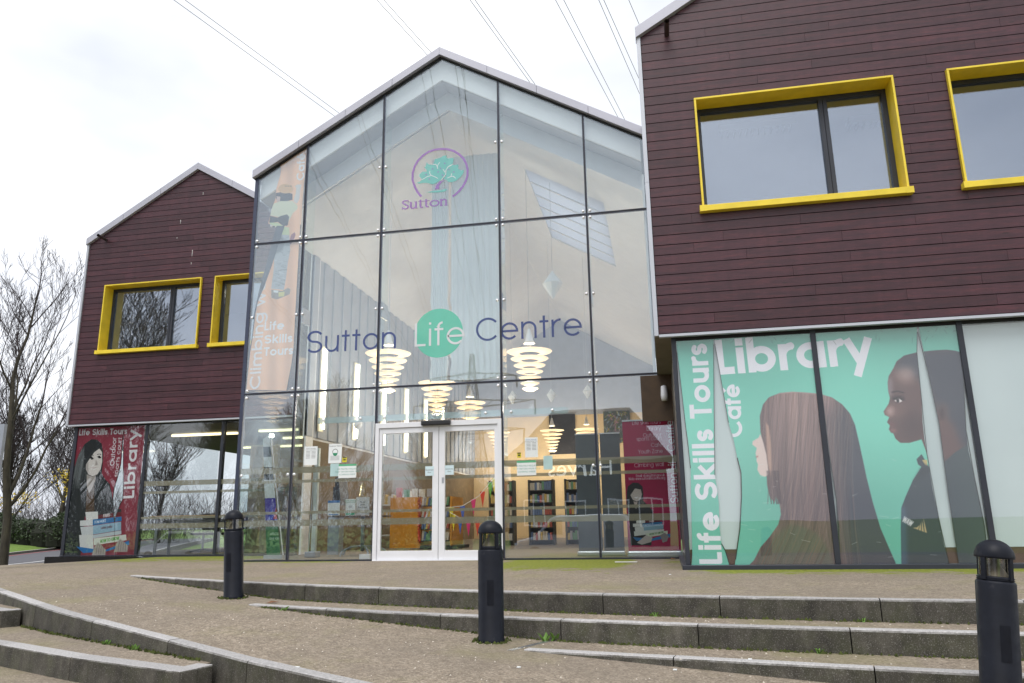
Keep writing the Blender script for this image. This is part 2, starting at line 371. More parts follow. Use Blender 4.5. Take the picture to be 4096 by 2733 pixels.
def ribbon(mb, pts, wid, fn):
    """flat stroke of width wid along pts (2-D), fn maps 2-D to 3-D"""
    n = len(pts); closed = n > 3 and math.hypot(pts[0][0]-pts[-1][0], pts[0][1]-pts[-1][1]) < 1e-6
    Lp, Rp = [], []
    for i in range(n):
        if closed: a = pts[(i-1) if i else n-2]; b = pts[(i+1) if i < n-1 else 1]
        else: a = pts[max(0, i-1)]; b = pts[min(n-1, i+1)]
        p = pts[i]
        def nrm(u, v):
            dx, dy = v[0]-u[0], v[1]-u[1]; l = math.hypot(dx, dy) or 1; return -dy/l, dx/l
        if i == 0 and not closed: nx, ny = nrm(p, b); k = 1
        elif i == n-1 and not closed: nx, ny = nrm(a, p); k = 1
        else:
            n1 = nrm(a, p); n2 = nrm(p, b); nx, ny = n1[0]+n2[0], n1[1]+n2[1]; l = math.hypot(nx, ny) or 1; nx /= l; ny /= l
            k = min(2.2, 1/max(.3, nx*n1[0]+ny*n1[1]))
        Lp.append(fn(p[0]+nx*wid/2*k, p[1]+ny*wid/2*k)); Rp.append(fn(p[0]-nx*wid/2*k, p[1]-ny*wid/2*k))
    mb.add(Lp+Rp, [(i, i+n, i+1+n, i+1) for i in range(n-1)])

# ------------------------------------------------------------------ printed pictures (flat prints only)
class Canvas:
    def __init__(s, x0, x1, z0, z1, ppm, bgc):
        s.x0, s.x1, s.z0, s.z1 = x0, x1, z0, z1; s.W = int((x1-x0)*ppm); s.H = int((z1-z0)*ppm); s.p = ppm
        s.a = np.empty((s.H, s.W, 3), np.float32); s.a[:] = np.array(bgc)/255.; s.rs = np.random.RandomState(3)
    def _ix(s, pts): return np.array([((x-s.x0)*s.p, (z-s.z0)*s.p) for x, z in pts])
    def mask(s, pts, blur=0):
        P = s._ix(pts); mk = np.zeros((s.H, s.W), np.float32)
        x0 = max(0, int(P[:, 0].min())-1); x1 = min(s.W, int(P[:, 0].max())+2); y0 = max(0, int(P[:, 1].min())-1); y1 = min(s.H, int(P[:, 1].max())+2)
        if x1 <= x0 or y1 <= y0: return mk
        for ox in (.25, .75):
            for oy in (.25, .75):
                X, Y = np.meshgrid(np.arange(x0, x1)+ox, np.arange(y0, y1)+oy); ins = np.zeros(X.shape, bool)
                for i in range(len(P)):
                    (ax, ay), (bx, by) = P[i], P[(i+1) % len(P)]
                    if ay == by: continue
                    c = (ay > Y) != (by > Y); ins ^= c & (X < (bx-ax)*(Y-ay)/(by-ay)+ax)
                mk[y0:y1, x0:x1] += ins*.25
        for _ in range(3 if blur else 0):
            k = max(1, int(blur))
            for ax_ in (0, 1):
                cs = np.cumsum(np.pad(mk, [(k+1, k) if ax_ == 0 else (0, 0), (k+1, k) if ax_ == 1 else (0, 0)], mode='edge'), axis=ax_)
                mk = (np.take(cs, range(2*k+1, cs.shape[ax_]), ax_)-np.take(cs, range(0, cs.shape[ax_]-2*k-1), ax_))/(2*k+1)
        return mk
    def put(s, mk, col, alpha=1.0):
        c = np.array(col, np.float32)/255. if not isinstance(col, np.ndarray) else col
        s.a = s.a*(1-mk[..., None]*alpha)+c*(mk[..., None]*alpha); return mk
    def poly(s, pts, col, alpha=1., blur=0, within=None):
        mk = s.mask(pts, blur)
        if within is not None: mk = mk*within
        return s.put(mk, col, alpha)
    def line(s, pts, wid, col, alpha=1., within=None):
        P = s._ix(pts); hw = max(.5, wid*s.p/2); mk = np.zeros((s.H, s.W), np.float32)
        closed = np.hypot(*(P[0]-P[-1])) < .5; last = len(P)-2
        for si, ((ax, ay), (bx, by)) in enumerate(zip(P, P[1:])):
            x0 = max(0, int(min(ax, bx)-hw-2)); x1 = min(s.W, int(max(ax, bx)+hw+3)); y0 = max(0, int(min(ay, by)-hw-2)); y1 = min(s.H, int(max(ay, by)+hw+3))
            if x1 <= x0 or y1 <= y0: continue
            X, Y = np.meshgrid(np.arange(x0, x1)+.5, np.arange(y0, y1)+.5); dx, dy = bx-ax, by-ay; l2 = dx*dx+dy*dy or 1
            t = ((X-ax)*dx+(Y-ay)*dy)/l2; lt = math.sqrt(l2); e = .3/lt
            tt = np.clip(t, 0, 1); d = np.hypot(X-ax-tt*dx, Y-ay-tt*dy)
            v = np.clip(hw-d+.5, 0, 1)*((t > -e) | closed | (si > 0))*((t < 1+e) | closed | (si < last)); mk[y0:y1, x0:x1] = np.maximum(mk[y0:y1, x0:x1], v)
        if within is not None: mk = mk*within
        return s.put(mk, col, alpha)
    def text(s, txt, p0, p1, xh, w, col, alpha=1., fit=True, gap=.13):
        """baseline from p0 towards p1; xh = x-height in metres; fit stretches it to end at p1"""
        st, ln = text_strokes(txt, w, gap); d = Vector((p1[0]-p0[0], p1[1]-p0[1])); n = Vector((-d.y, d.x)).normalized()
        e = d/ln if fit else d.normalized()*xh
        for q in st: s.line([(p0[0]+e.x*a+n.x*b*xh, p0[1]+e.y*a+n.y*b*xh) for a, b in q], w*xh, col, alpha)
    def strands(s, within, n, fn, cols, wid, alpha):
        for i in range(n): s.line(fn(s.rs), wid*s.rs.uniform(.5, 1.5), cols[s.rs.randint(len(cols))], alpha*s.rs.uniform(.4, 1), within)
    def soften(s, k=1):
        for ax_ in (0, 1):
            b = np.pad(s.a, [(k, k) if ax_ == 0 else (0, 0), (k, k) if ax_ == 1 else (0, 0), (0, 0)], mode='edge'); s.a = sum(np.take(b, range(i, i+s.a.shape[ax_]), ax_) for i in range(2*k+1))/(2*k+1)
    def grain(s, amt):
        g = s.rs.normal(0, amt, (s.H, s.W, 1)); s.a = np.clip(s.a+g, 0, 1)
    def material(s, name, rough=.45, back=None, translucent=0.0):
        im = bpy.data.images.new(name, s.W, s.H); px = np.ones((s.H, s.W, 4), np.float32); px[..., :3] = np.clip(s.a, 0, 1)
        im.pixels.foreach_set(px.ravel()); im.pack()
        t = NT(name); tx = t.n('TexImage'); tx.image = im; tx.extension = 'EXTEND'; t.l(tx.outputs['Color'], t.b.inputs['Base Color']); t.rough(rough); t.b.inputs['Specular IOR Level'].default_value = .3
        if translucent:
            ts = t.n('BsdfTranslucent'); t.l(tx.outputs['Color'], ts.inputs['Color']); ms = t.n('MixShader'); ms.inputs[0].default_value = translucent
            t.l(t.b.outputs[0], ms.inputs[1]); t.l(ts.outputs[0], ms.inputs[2]); t.l(ms.outputs[0], t.o.inputs['Surface'])
        s.mat = t.m; return t.m
    def sheet(s, name, poly, y, parent=None, thick=.0006, curl=None):
        """a piece of the print as a thin sheet; poly in (x, z)"""
        mb = MB().prism(poly, y, y+thick); me = mb.mesh(name, s.mat); uv = me.uv_layers.new(name='uv')
        for l in me.loops:
            c = me.vertices[l.vertex_index].co; uv.data[l.index].uv = ((c.x-s.x0)/(s.x1-s.x0), (c.z-s.z0)/(s.z1-s.z0))
        return obj(name, me, None, parent)

# ------------------------------------------------------------------ ground levels
def ramp_z(x, y): return -.4953-.04108*x+.02122*y
Y1 = lambda x: .02500*x*x-.20872*x+6.6582
Y2 = lambda x: .02146*x*x-.20392*x+6.1815
Y3 = lambda x: .00640*x*x-.21653*x+5.6821
KERB = [(-13., 11.3), (-10., 9.25), (-8.5, 8.28), (-7.13, 7.4), (-5.64, 6.48), (-4.7, 5.98), (-3.74, 5.48), (-2.8, 4.99), (-1.98, 4.62), (-.9, 4.16), (.6, 3.6), (2.6, 3.0)]
def kerb_y(x):
    for (a, b), (c, d) in zip(KERB, KERB[1:]):
        if a <= x <= c: return b+(d-b)*(x-a)/(c-a)
    return KERB[0][1] if x < KERB[0][0] else KERB[-1][1]
def terr_z(x, y): return min(0., ramp_z(x, y) if x < -6.0 else 0.)-.042*max(0, -x-11.)
def grid(xs, y0f, y1f, ny, zf):
    mb = MB(); n = ny+1
    for x in xs:
        a, b = y0f(x), y1f(x)
        for j in range(n):
            y = a+(b-a)*j/ny; mb.v.append((x, y, zf(x, y)))
    mb.f = [(i*n+j, (i+1)*n+j, (i+1)*n+j+1, i*n+j+1) for i in range(len(xs)-1) for j in range(ny)]
    return mb
lins = lambda a, b, n: [a+(b-a)*i/n for i in range(n+1)]
struct('terrace', grid(lins(-7.11, 10, 40), lambda x: Y1(min(x, 6))+.09, lambda x: 16., 8, lambda x, y: 0.), AGG, True)
struct('approach_paving', grid(lins(-17, -7.11, 30), lambda x: kerb_y(x)+.09, lambda x: 17.5, 30, terr_z), AGG, True)
struct('ramp', grid(lins(-7.11, 9, 46), lambda x: (kerb_y(x)+.09) if x < 2.6 else 2.0, lambda x: Y1(min(x, 6))+.05, 12, lambda x, y: min(ramp_z(x, y), -.0)), AGG2, True)
struct('tread', grid(lins(-4.15, 9, 30), lambda x: Y2(min(x, 6))+.08, lambda x: Y1(min(x, 6))+.05, 2, lambda x, y: -.16), AGG2)
struct('tread', grid(lins(-1.05, 9, 24), lambda x: Y3(min(x, 6))+.08, lambda x: Y2(min(x, 6))+.05, 2, lambda x, y: -.32), AGG2)

def kerb_run(parent, fy, x0, x1, ztop, zbot, depth, step, zf=None):
    """row of kerb stones along y = fy(x); each stone an object"""
    xs = [x0]; 
    while xs[-1] < x1-.3: xs.append(min(x1, xs[-1]+step*R_.uniform(.8, 1.2)))
    for a, b in zip(xs, xs[1:]):
        mb = MB(); n = 5; g = .004; prof = []
        for i in range(n):
            x = a+g+(b-a-2*g)*i/(n-1); d = (fy(x+.02)-fy(x-.02))/.04; l = math.hypot(1, d); nx, ny = -d/l, 1/l
            zt = ztop if zf is None else zf(x, fy(x))+.006; ch = .016; jit = R_.uniform(-.0015, .0015)
            for dd, zz in ((0, zbot), (0, zt-ch), (ch*.35, zt-ch*.3), (ch, zt+jit), (depth, zt+jit), (depth, zbot)):
                mb.v.append((x+nx*dd, fy(x)+ny*dd, zz))
        k = 6
        mb.f = [(i*k+j, (i+1)*k+j, (i+1)*k+(j+1) % k, i*k+(j+1) % k) for i in range(n-1) for j in range(k)]+[tuple(range(k)), tuple(range((n-1)*k+k-1, (n-1)*k-1, -1))]
        mb.f = [f[::-1] for f in mb.f]
        o = obj('kerb_stone', mb, STONE, parent)
fl = thing('stone_steps', 'three curved granite steps tapering into the ramp before the glass hall', 'steps', (-1, 6.5, -.3))
kerb_run(fl, Y1, -7.05, 6.2, .004, -.7, .1, 1.15)
kerb_run(fl, Y2, -4.2, 6.2, -.156, -.8, .1, 1.25)
kerb_run(fl, Y3, -1.1, 6.2, -.316, -.9, .1, 1.3)
# the bright metal strip where the lowest step dies into the ramp
mb = MB(); a = Vector((-1.22, Y3(-1.1)-.02, ramp_z(-1.1, 5.95)+.006)); b = Vector((-1.0, Y2(-1.0)-.05, ramp_z(-1., 6.3)+.006)); n = Vector((.045, .0, 0))
mb.add([a, a+n, b+n, b, a-Vector((0, 0, .03)), a+n-Vector((0, 0, .03)), b+n-Vector((0, 0, .03)), b-Vector((0, 0, .03))], [(0, 1, 2, 3), (4, 7, 6, 5), (0, 4, 5, 1), (1, 5, 6, 2), (2, 6, 7, 3), (3, 7, 4, 0)])
obj('edge_strip', mb, STEEL, fl)
fl2 = thing('side_steps', 'granite steps falling away at the lower left beside the ramp', 'steps', (-5.2, 5.9, -.4))
kerb_run(fl2, kerb_y, -12.8, 2.5, 0, -.95, .10, 1.05, lambda x, y: min(terr_z(x, y), ramp_z(x, y)))
def seg_kerb(parent, pts, ztop, zbot, dep):
    for (ax, ay), (bx, by) in zip(pts, pts[1:]):
        L_ = math.hypot(bx-ax, by-ay); k = max(1, round(L_/1.2))
        for i in range(k):
            p = (ax+(bx-ax)*i/k, ay+(by-ay)*i/k); q = (ax+(bx-ax)*(i+1)/k, ay+(by-ay)*(i+1)/k)
            dx, dy = (q[0]-p[0])/L_*k, (q[1]-p[1])/L_*k; nx, ny = -dy, dx; e = .003
            p = (p[0]+dx*e, p[1]+dy*e); q = (q[0]-dx*e, q[1]-dy*e)
            mb = MB().hprism([p, q, (q[0]+nx*dep, q[1]+ny*dep), (p[0]+nx*dep, p[1]+ny*dep)], zbot, ztop)
            obj('kerb_stone', mb, STONE, parent, bevel=.012)
seg_kerb(fl2, [(-9.2, 7.35), (-7.4, 6.58), (-5.5, 5.78), (-4.4, 5.28), (-3.2, 4.84)], -.316, -.8, .15)
seg_kerb(fl2, [(-3.197, 4.846), (-3.13, 5.13)], -.317, -.8, .15)
seg_kerb(fl2, [(-9.6, 8.3), (-8., 7.5), (-6.47, 6.74)], -.156, -.8, .15)
seg_kerb(fl2, [(-6.467, 6.745), (-6.36, 6.90)], -.157, -.8, .12)
struct('tread', MB().hprism([(-9.2, 7.45), (-7.4, 6.68), (-5.5, 5.88), (-4.4, 5.38), (-3.25, 4.95), (-3.2, 5.2), (-5.64, 6.52), (-7.2, 7.5), (-9.3, 8.9)], -.5, -.32), AGG2)
struct('tread', MB().hprism([(-9.6, 8.4), (-8., 7.6), (-6.5, 6.85), (-6.42, 6.98), (-7.2, 7.5), (-9.6, 9.05)], -.5, -.16), AGG2)
struct('lower_paving', grid(lins(-14, 8, 10), lambda x: -3.6, lambda x: 9.5 if x < -8 else 6.2, 6, lambda x, y: -.48-(.3*max(0, -y)/4)), AGG2)

def gz(x, y):
    t = min(1, max(0, (y+6)/14)); t = t*t*(3-2*t); return -1.15+.55*t
GRASS = NT('ground_grass'); _v = GRASS.world(); GRASS.base(GRASS.ramp(GRASS.noise(_v, 1.3, 8, .7), [(.3, (.07, .12, .015)), (.55, (.12, .20, .025)), (.8, (.19, .27, .045))])).rough(.9); GRASS.bump(GRASS.noise(_v, 40, 4), .6, .03); GRASS = GRASS.m
xs = [-900, -300, -120]+lins(-70, 60, 52)+[120, 300, 900]; ys = [-900, -300, -120]+lins(-80, 90, 56)+[200, 400, 900]
mb = MB(); mb.v = [(x, y, gz(x, y)-.05) for x in xs for y in ys]; n = len(ys); mb.f = [(i*n+j, (i+1)*n+j, (i+1)*n+j+1, i*n+j+1) for i in range(len(xs)-1) for j in range(n-1)]
struct('ground', mb, GRASS, True)
ROAD = [(-52, 78), (-38, 52), (-30.2, 38), (-25.5, 30), (-22.3, 24), (-20.3, 17), (-19.6, 9), (-18.3, 2), (-15, -3.5), (-9.5, -6.9), (-3, -8.3), (8, -8.8), (30, -9), (110, -9)]
def strip(path, o0, o1, dz, cap=None):
    mb = MB(); P = []
    pts = []
    for (a, b), (c, d) in zip(path, path[1:]):
        for i in range(6): pts.append((a+(c-a)*i/6, b+(d-b)*i/6))
    for k in range(3): pts = [pts[0]]+[((pts[i-1][0]+2*pts[i][0]+pts[i+1][0])/4, (pts[i-1][1]+2*pts[i][1]+pts[i+1][1])/4) for i in range(1, len(pts)-1)]+[pts[-1]]
    for i, p in enumerate(pts):
        q = pts[min(i+1, len(pts)-1)]; r = pts[max(i-1, 0)]; dx, dy = q[0]-r[0], q[1]-r[1]; l = math.hypot(dx, dy); nx, ny = -dy/l, dx/l
        for o_ in (o0, o1):
            x, y = p[0]+nx*o_, p[1]+ny*o_; mb.v.append((x, y, gz(*p)+dz))
        if cap is not None:
            for o_ in (o1, o0):
                x, y = p[0]+nx*o_, p[1]+ny*o_; mb.v.append((x, y, gz(*p)+cap))
    k = 4 if cap is not None else 2
    if k == 2: mb.f = [(i*2, i*2+1, i*2+3, i*2+2) for i in range(len(pts)-1)]
    else: mb.f = [(i*4+j, i*4+(j+1) % 4, (i+1)*4+(j+1) % 4, (i+1)*4+j) for i in range(len(pts)-1) for j in range(4)]
    return mb
ASPH = plain('asphalt', (.085, .085, .095), .85, 0, .2, 6); RED = plain('red_road_line', (.36, .09, .09), .8); PAINT = plain('road_paint', (.72, .72, .70), .7)
struct('road', strip(ROAD, -3.2, 3.2, .12), ASPH)
struct('road_line', strip(ROAD[2:], .3, .42, .126), PAINT); struct('road_edge_line', strip(ROAD, -3.0, -2.85, .126), RED); struct('road_edge_line', strip(ROAD, 2.85, 3.0, .126), RED)
struct('road_kerb', strip(ROAD, -3.35, -3.2, .24, -.1), STONE); struct('road_kerb', strip(ROAD, 3.2, 3.35, .24, -.1), STONE)
struct('footway', strip(ROAD[5:], 3.35, 5.3, .22), AGG2)
#PART3

# ------------------------------------------------------------------ timber-clad wings
YC, YR, YL = 13.0, 10.02, 15.50
PITCHB = .142
def rect_minus(x0, x1, z0, z1, holes):
    """rectangles left of x0..x1, z0..z1 after the holes (a, b, c, d) are cut out"""
    rs = [(x0, x1, z0, z1)]
    for a, b, c, d in holes:
        nr = []
        for p, q, r, s in rs:
            if b <= p or a >= q or d <= r or c >= s: nr.append((p, q, r, s)); continue
            if a > p: nr.append((p, a, r, s))
            if b < q: nr.append((b, q, r, s))
            if c > r: nr.append((max(a, p), min(b, q), r, c))
            if d < s: nr.append((max(a, p), min(b, q), d, s))
        rs = nr
    return rs
def wing(label, x0, x1, yf, eave, slope, wins, depth, boards_to, zb=2.995):
    xa = (x0+x1)/2
    t = thing('clad_wing', label, 'building', (xa, yf, 0))
    ft = .172
    gab = lambda poly, off: clip(clip(poly, -slope, 1, eave+off-slope*x0), slope, 1, eave+off+slope*x1)
    holes = [(a+.012, b-.012, c+.03, d-.012) for a, b, c, d, _ in wins]
    # membrane behind the boards
    mb = MB(); top = eave+slope*(xa-x0)+1
    for a, b, c, d in rect_minus(x0+.02, x1-.02, zb+.012, top, holes):
        p = gab([(a, c), (b, c), (b, d), (a, d)], -ft+.03)
        if len(p) > 2: mb.prism(p, yf+.026, yf+.12)
    obj('wall', mb, BACK, t)
    # boards
    z = zb+.022; first = True
    while z < boards_to:
        h = .112 if first else PITCHB; first = False
        z0, z1 = z+.0055, z+h-.0055; z += h
        cuts = [x0+.06]; x = x0+.06+R_.uniform(.4, 3.2)
        while x < x1-.5: cuts.append(x); x += R_.uniform(1.7, 3.6)
        cuts.append(x1-.06)
        for ca, cb in zip(cuts, cuts[1:]):
            for a, b, c, d in rect_minus(ca+.0015, cb-.0015, z0, z1, holes):
                if b-a < .03 or d-c < .012: continue
                p = gab([(a, c), (b, c), (b, d), (a, d)], -ft-.006)
                if len(p) < 3 or max(q[0] for q in p)-min(q[0] for q in p) < .05: continue
                o = obj('board', MB().prism(p, yf+R_.uniform(-.001, .001), yf+.022), BOARD, t)
    # metal verge, corner and bottom trims
    for s0, s1 in ((x0-.012, xa), (xa, x1+.012)):
        k = 3; e = .0025
        for i in range(k):
            a, b = s0+(s1-s0)*i/k+e, s0+(s1-s0)*(i+1)/k-e
            if abs(a-xa) < .02: a = xa+.0005
            if abs(b-xa) < .02: b = xa-.0005
            zt = lambda x: eave+slope*(x-x0) if x <= xa else eave+slope*(x1-x)
            obj('fascia', MB().prism([(a, zt(a)-ft), (b, zt(b)-ft), (b, zt(b)), (a, zt(a))], yf-.07, yf+.10), FASC, t, bevel=.004)
    for xx in (x0, x1-.055): 
        obj('corner_trim', MB().box(xx, xx+.055, yf-.03, yf+.06, zb-.002, 5.2), ALU, t); obj('corner_trim', MB().box(xx, xx+.055, yf-.03, yf+.06, 5.204, eave-ft+.01), ALU, t)
    obj('bottom_trim', MB().box(x0+.06, x1-.06, yf-.028, yf+.05, zb-.022, zb+.012), ALU, t)
    # roof slabs, side and back walls, soffit
    for s in (0, 1):
        a, b = (x0, xa) if s == 0 else (xa, x1); za, zb_ = (eave, eave+slope*(xa-x0)) if s == 0 else (eave+slope*(xa-x0), eave)
        obj('roof', MB().prism([(a, za-.16), (b, zb_-.16), (b, zb_-.01), (a, za-.01)], yf+.105, yf+depth), ROOFM, t)
    obj('soffit', MB().box(x0+.01, x1-.01, yf+.051, yf+depth, zb-.008, zb+.08), plain('soffit_ply', (.20, .17, .13), .7), t)
    mb = MB()
    for i in range(31):
        zz = zb+.09+i*PITCHB; mb.box(x0, x0+.02, yf+.07, yf+depth, zz, zz+PITCHB-.009); mb.box(x1-.02, x1, yf+.07, yf+depth, zz, zz+PITCHB-.009)
    o = obj('side_cladding', mb, plain('side_boards', (.17, .125, .055), .6, 0, .2, 2), t); o['kind'] = 'stuff'
    obj('back_wall', MB().box(x0+.02, x1-.02, yf+depth-.1, yf+depth, 0, eave-.2), BACK, t)
    # windows
    for a, b, c, d, mu in wins:
        wn = obj('window', MB().box(a, b, yf-.055, yf+.30, d-.028, d).box(a, a+.028, yf-.055, yf+.30, c+.085, d-.028).box(b-.028, b, yf-.055, yf+.30, c+.085, d-.028), YEL, t, bevel=.003)
        obj('sill', MB().box(a-.035, b+.035, yf-.095, yf+.30, c, c+.084), YEL, wn, bevel=.004)
        obj('clip', MB().box(a-.036, a+.055, yf-.0975, yf-.06, c-.002, c+.0855), YEL, wn); obj('clip', MB().box(b-.055, b+.036, yf-.0975, yf-.06, c-.002, c+.0855), YEL, wn)
        fr = MB(); f0, f1 = yf+.235, yf+.31; fw = .062; A, B, C_, D = a+.03, b-.03, c+.086, d-.03
        fr.box(A, B, f0, f1, D-fw, D).box(A, B, f0, f1, C_, C_+.03).box(A, A+fw, f0, f1, C_+.03, D-fw).box(B-fw, B, f0, f1, C_+.03, D-fw)
        if mu: fr.box(mu-.058, mu-.004, f0, f1, C_+.03, D-fw).box(mu+.004, mu+.058, f0, f1, C_+.03, D-fw).box(mu-.004, mu+.004, f0+.02, f1, C_+.03, D-fw)
        obj('frame', fr, DARK, wn)
        for p, q in ([(A+fw, mu-.058), (mu+.058, B-fw)] if mu else [(A+fw, B-fw)]):
            obj('pane', MB().box(p+.001, q-.001, yf+.275, yf+.287, C_+.031, D-fw-.001), GLASS_W, wn)
    return t
ZW0, ZW1 = 4.675, 6.403
lw = wing('left wing clad in dark red boards above a maroon library poster', -13.727, -7.907, YL, 7.669, .596,
          [(-13.083, -10.472, ZW0, ZW1, -11.41), (-10.123, -8.13, ZW0, ZW1, None)], 14, 9.4)
rw = wing('right wing clad in dark red boards, overhanging the green library poster', -.002, 7.8, YR, 7.66, .60,
          [(.744, 3.367, ZW0, ZW1, 2.505), (4.029, 6.652, ZW0, ZW1, 5.79)], 16, 9.2)
for px, py, l in ((813, 770, 12), (723, 880, 18), (708, 950, 6), (770, 1000, 30), (765, 1050, 10)):
    x, z = at(px, py, YL-.003); obj('bird_streak', MB().prism([(x-.008, z), (x+.008, z), (x+.004, z-l*.0055), (x-.003, z-l*.0055)], YL-.004, YL-.0015), plain('bird_lime', (.6, .6, .58), .8), lw)
# rainwater spouts through the gables
SPOUT = plain('brown_pipe', (.05, .035, .035), .4)
for par, x, z, y in ((lw, -13.22, 7.60, YL), (rw, .438, 7.50, YR)):
    mb = MB(); mb.tube((x, y+.02, z), (x, y-.30, z+.02), .036, n=14, cap=False); mb.tube((x, y-.30, z+.02), (x, y-.02, z), .031, n=14, cap=False)
    obj('rain_spout', mb, SPOUT, par, True)
# plain rooms behind the upper windows
def room(par, x0, x1, y0, y1, z0, z1):
    obj('room_wall', MB().box(x0, x0+.05, y0, y1, z0, z1).box(x1-.05, x1, y0, y1, z0, z1).box(x0+.05, x1-.05, y1-.05, y1, z0, z1), INW, par)
    obj('room_ceiling', MB().box(x0+.05, x1-.05, y0, y1-.05, z1-.05, z1-.01), INW, par); obj('room_floor', MB().box(x0+.05, x1-.05, y0, y1-.05, z0+.09, z0+.14), CARPET, par)
room(lw, -13.65, -8.0, YL+.14, YL+5.5, 3.0, 7.2); room(rw, .06, 7.7, YR+.14, YR+5.5, 3.0, 7.2)
LAMP = m_emit('warm_lamp', (1, .80, .50), 7.0); TUBE = m_emit('fluorescent_tube', (1, .93, .72), 5.0); STRIPL = m_emit('strip_light', (1, .84, .50), 1.8)
def top(mb, name, mat, label, cat, group=None, smooth=False): return tag(obj(name, mb, mat, None, smooth), label, cat, group)
top(MB().lathe([(.0, -.12), (.17, -.10), (.2, -.03), (.2, 0), (0, 0)], -9.25, YL+1.6, 6.55, 20), 'ceiling_lamp', LAMP, 'round lit ceiling lamp in the upper window nearest the glass hall', 'lamp', smooth=True)
for i, (x, y) in enumerate(((1.9, YR+2.2), (4.0, YR+2.4))):
    r = thing('louvre_light', ['unlit louvred strip light behind the first upper window of the right wing', 'unlit louvred strip light behind the second upper window of the right wing'][i], 'ceiling light', (x, y, 7.0))
    obj('housing', MB().box(x-.62, x+.62, y-.1, y+.1, 6.98, 7.1), WHITE, r)
    for k in range(12): obj('louvre', MB().box(x-.58+k*.1, x-.565+k*.1, y-.09, y+.09, 6.93, 6.979), STEEL, r)
# mugs on the left window sill, inside
for i, x in enumerate((-11.05, -10.78, -10.6)):
    top(MB().lathe([(0, 0), (.04, 0), (.042, .1), (.036, .1), (.035, .01), (0, .01)], x, YL+.42, 4.80, 14), 'mug', WHITE, ['white mug on the left window sill, nearest its mullion', 'white mug on the left window sill, middle of three', 'white mug on the left window sill, nearest the yellow edge'][i], 'mug', smooth=True)
obj('inner_sill', MB().box(-13.0, -8.2, YL+.34, YL+.6, 4.76, 4.798), INW, lw)

# ---- ground floor of the right wing
YG = 10.14
g = thing('shopfront', 'ground floor glazing of the right wing, covered by the green poster', 'glazing', (3.5, YG, 0))
for x in (2.014, 3.755, 5.5, 7.3): obj('mullion', MB().box(x-.032, x+.032, YG-.012, YG+.09, .06, 2.986), DARK, g)
obj('corner_post', MB().box(.215, .27, YG-.012, YG+.09, .06, 2.986), DARK, g)
obj('plinth', MB().box(.17, 7.6, YG-.07, YG+.1, -.03, .055), DARK, g, bevel=.006); obj('plinth', MB().box(.17, .27, YG+.101, 12.97, -.03, .055), DARK, g)
obj('head', MB().box(.215, 7.6, YG-.006, YG+.09, 2.94, 2.986), BLACKJ, g)
for a, b in ((.275, 1.98), (2.048, 3.721), (3.789, 5.466), (5.534, 7.266)): obj('pane', MB().box(a, b, YG, YG+.012, .058, 2.938), GLASS_G, g)
obj('side_panel', MB().box(.235, .262, YG+.095, 12.96, .056, 2.93), plain('bronze_panel', (.075, .065, .06), .3, .3), g)
FILM = NT('frosted_film'); FILM.base(FILM.ramp(FILM.noise(FILM.world((1, 1, .6)), .8, 3), [(.3, (.50, .60, .615)), (.7, (.58, .68, .69))])).rough(.35); FILM = FILM.m
for a, b in ((.275, 1.98), (2.048, 3.721), (3.789, 5.466), (5.534, 7.266)): obj('frosted_film', MB().box(a, b, YG+.045, YG+.05, .24, 2.93), FILM, g)
obj('inner_skirting', MB().box(.275, 7.26, YG+.05, YG+.06, .06, .24), plain('brown_skirting', (.10, .055, .035), .6), g)
obj('wood_panel', MB().box(-.28, .23, 12.72, 12.76, 2.2, 2.97), plain('oak_panel', (.065, .038, .018), .5, 0, .2, 6), g)
t = top(MB().lathe([(0, 0), (.05, 0), (.06, .08), (.05, .24), (0, .26)], .10, 12.62, 2.52, 14), 'bulkhead_light', WHITE, 'white oval bulkhead light under the right wing overhang', 'lamp', smooth=True)

# green poster: painted once, cut into the torn pieces that hang on the glass
YP = YG+.02
P6 = lambda u, v: at(2500+u/1.4254, 1200+v/1.4254, YP)
P5 = lambda u, v: at(2950+u/1.9599, 1450+v/1.9599, YP)
cv = Canvas(.2, 3.85, .0, 3.0, 250, (118, 206, 186))
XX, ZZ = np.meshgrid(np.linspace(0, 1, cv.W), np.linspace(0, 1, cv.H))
sh = (.90+.12*np.exp(-((ZZ-.62)/.25)**2)+.03*np.sin(XX*9+ZZ*3))[..., None]; cv.a *= sh  # lighter middle band: a reflection put into the print colour
# long-haired figure
hair = [(175, 420), (200, 330), (245, 275), (330, 240), (430, 230), (560, 238), (650, 248), (740, 275), (820, 330), (880, 400), (920, 490), (950, 620), (985, 780), (1010, 900), (1060, 1100), (1120, 1300), (1180, 1440), (1260, 1620), (60, 1620), (130, 1550), (180, 1450), (250, 1370), (320, 1270), (340, 1190), (330, 1110), (300, 1050), (290, 1105), (252, 1050), (232, 960), (228, 880), (200, 640), (180, 540)]
mk = cv.poly([P5(*p) for p in hair], (112, 94, 96))
gl = np.exp(-((XX-.41)/.07)**2)*np.clip((ZZ-.30)/.35, 0, 1); cv.put(mk*gl, (196, 164, 156), .85); cv.put(mk*np.exp(-((XX-.50)/.05)**2-((ZZ-.70)/.07)**2), (186, 156, 152), .8)
cv.put(mk*np.clip((XX-.49)/.07, 0, 1)*np.clip((.70-ZZ)/.1, 0, 1), (66, 72, 84), .9)
cv.strands(mk, 620, lambda r: (lambda u, k: [P5(u, 235+abs(u-450)*.12), P5(u+k*30-20, 480), P5(u+k*70-60, 900), P5(u+k*160-120, 1300), P5(u+k*260-180, 1600)])(r.uniform(180, 900), r.uniform(-.6, 1.2)), [(60, 48, 52), (150, 120, 112), (118, 92, 88), (178, 148, 138), (52, 48, 56)], .006, .26)
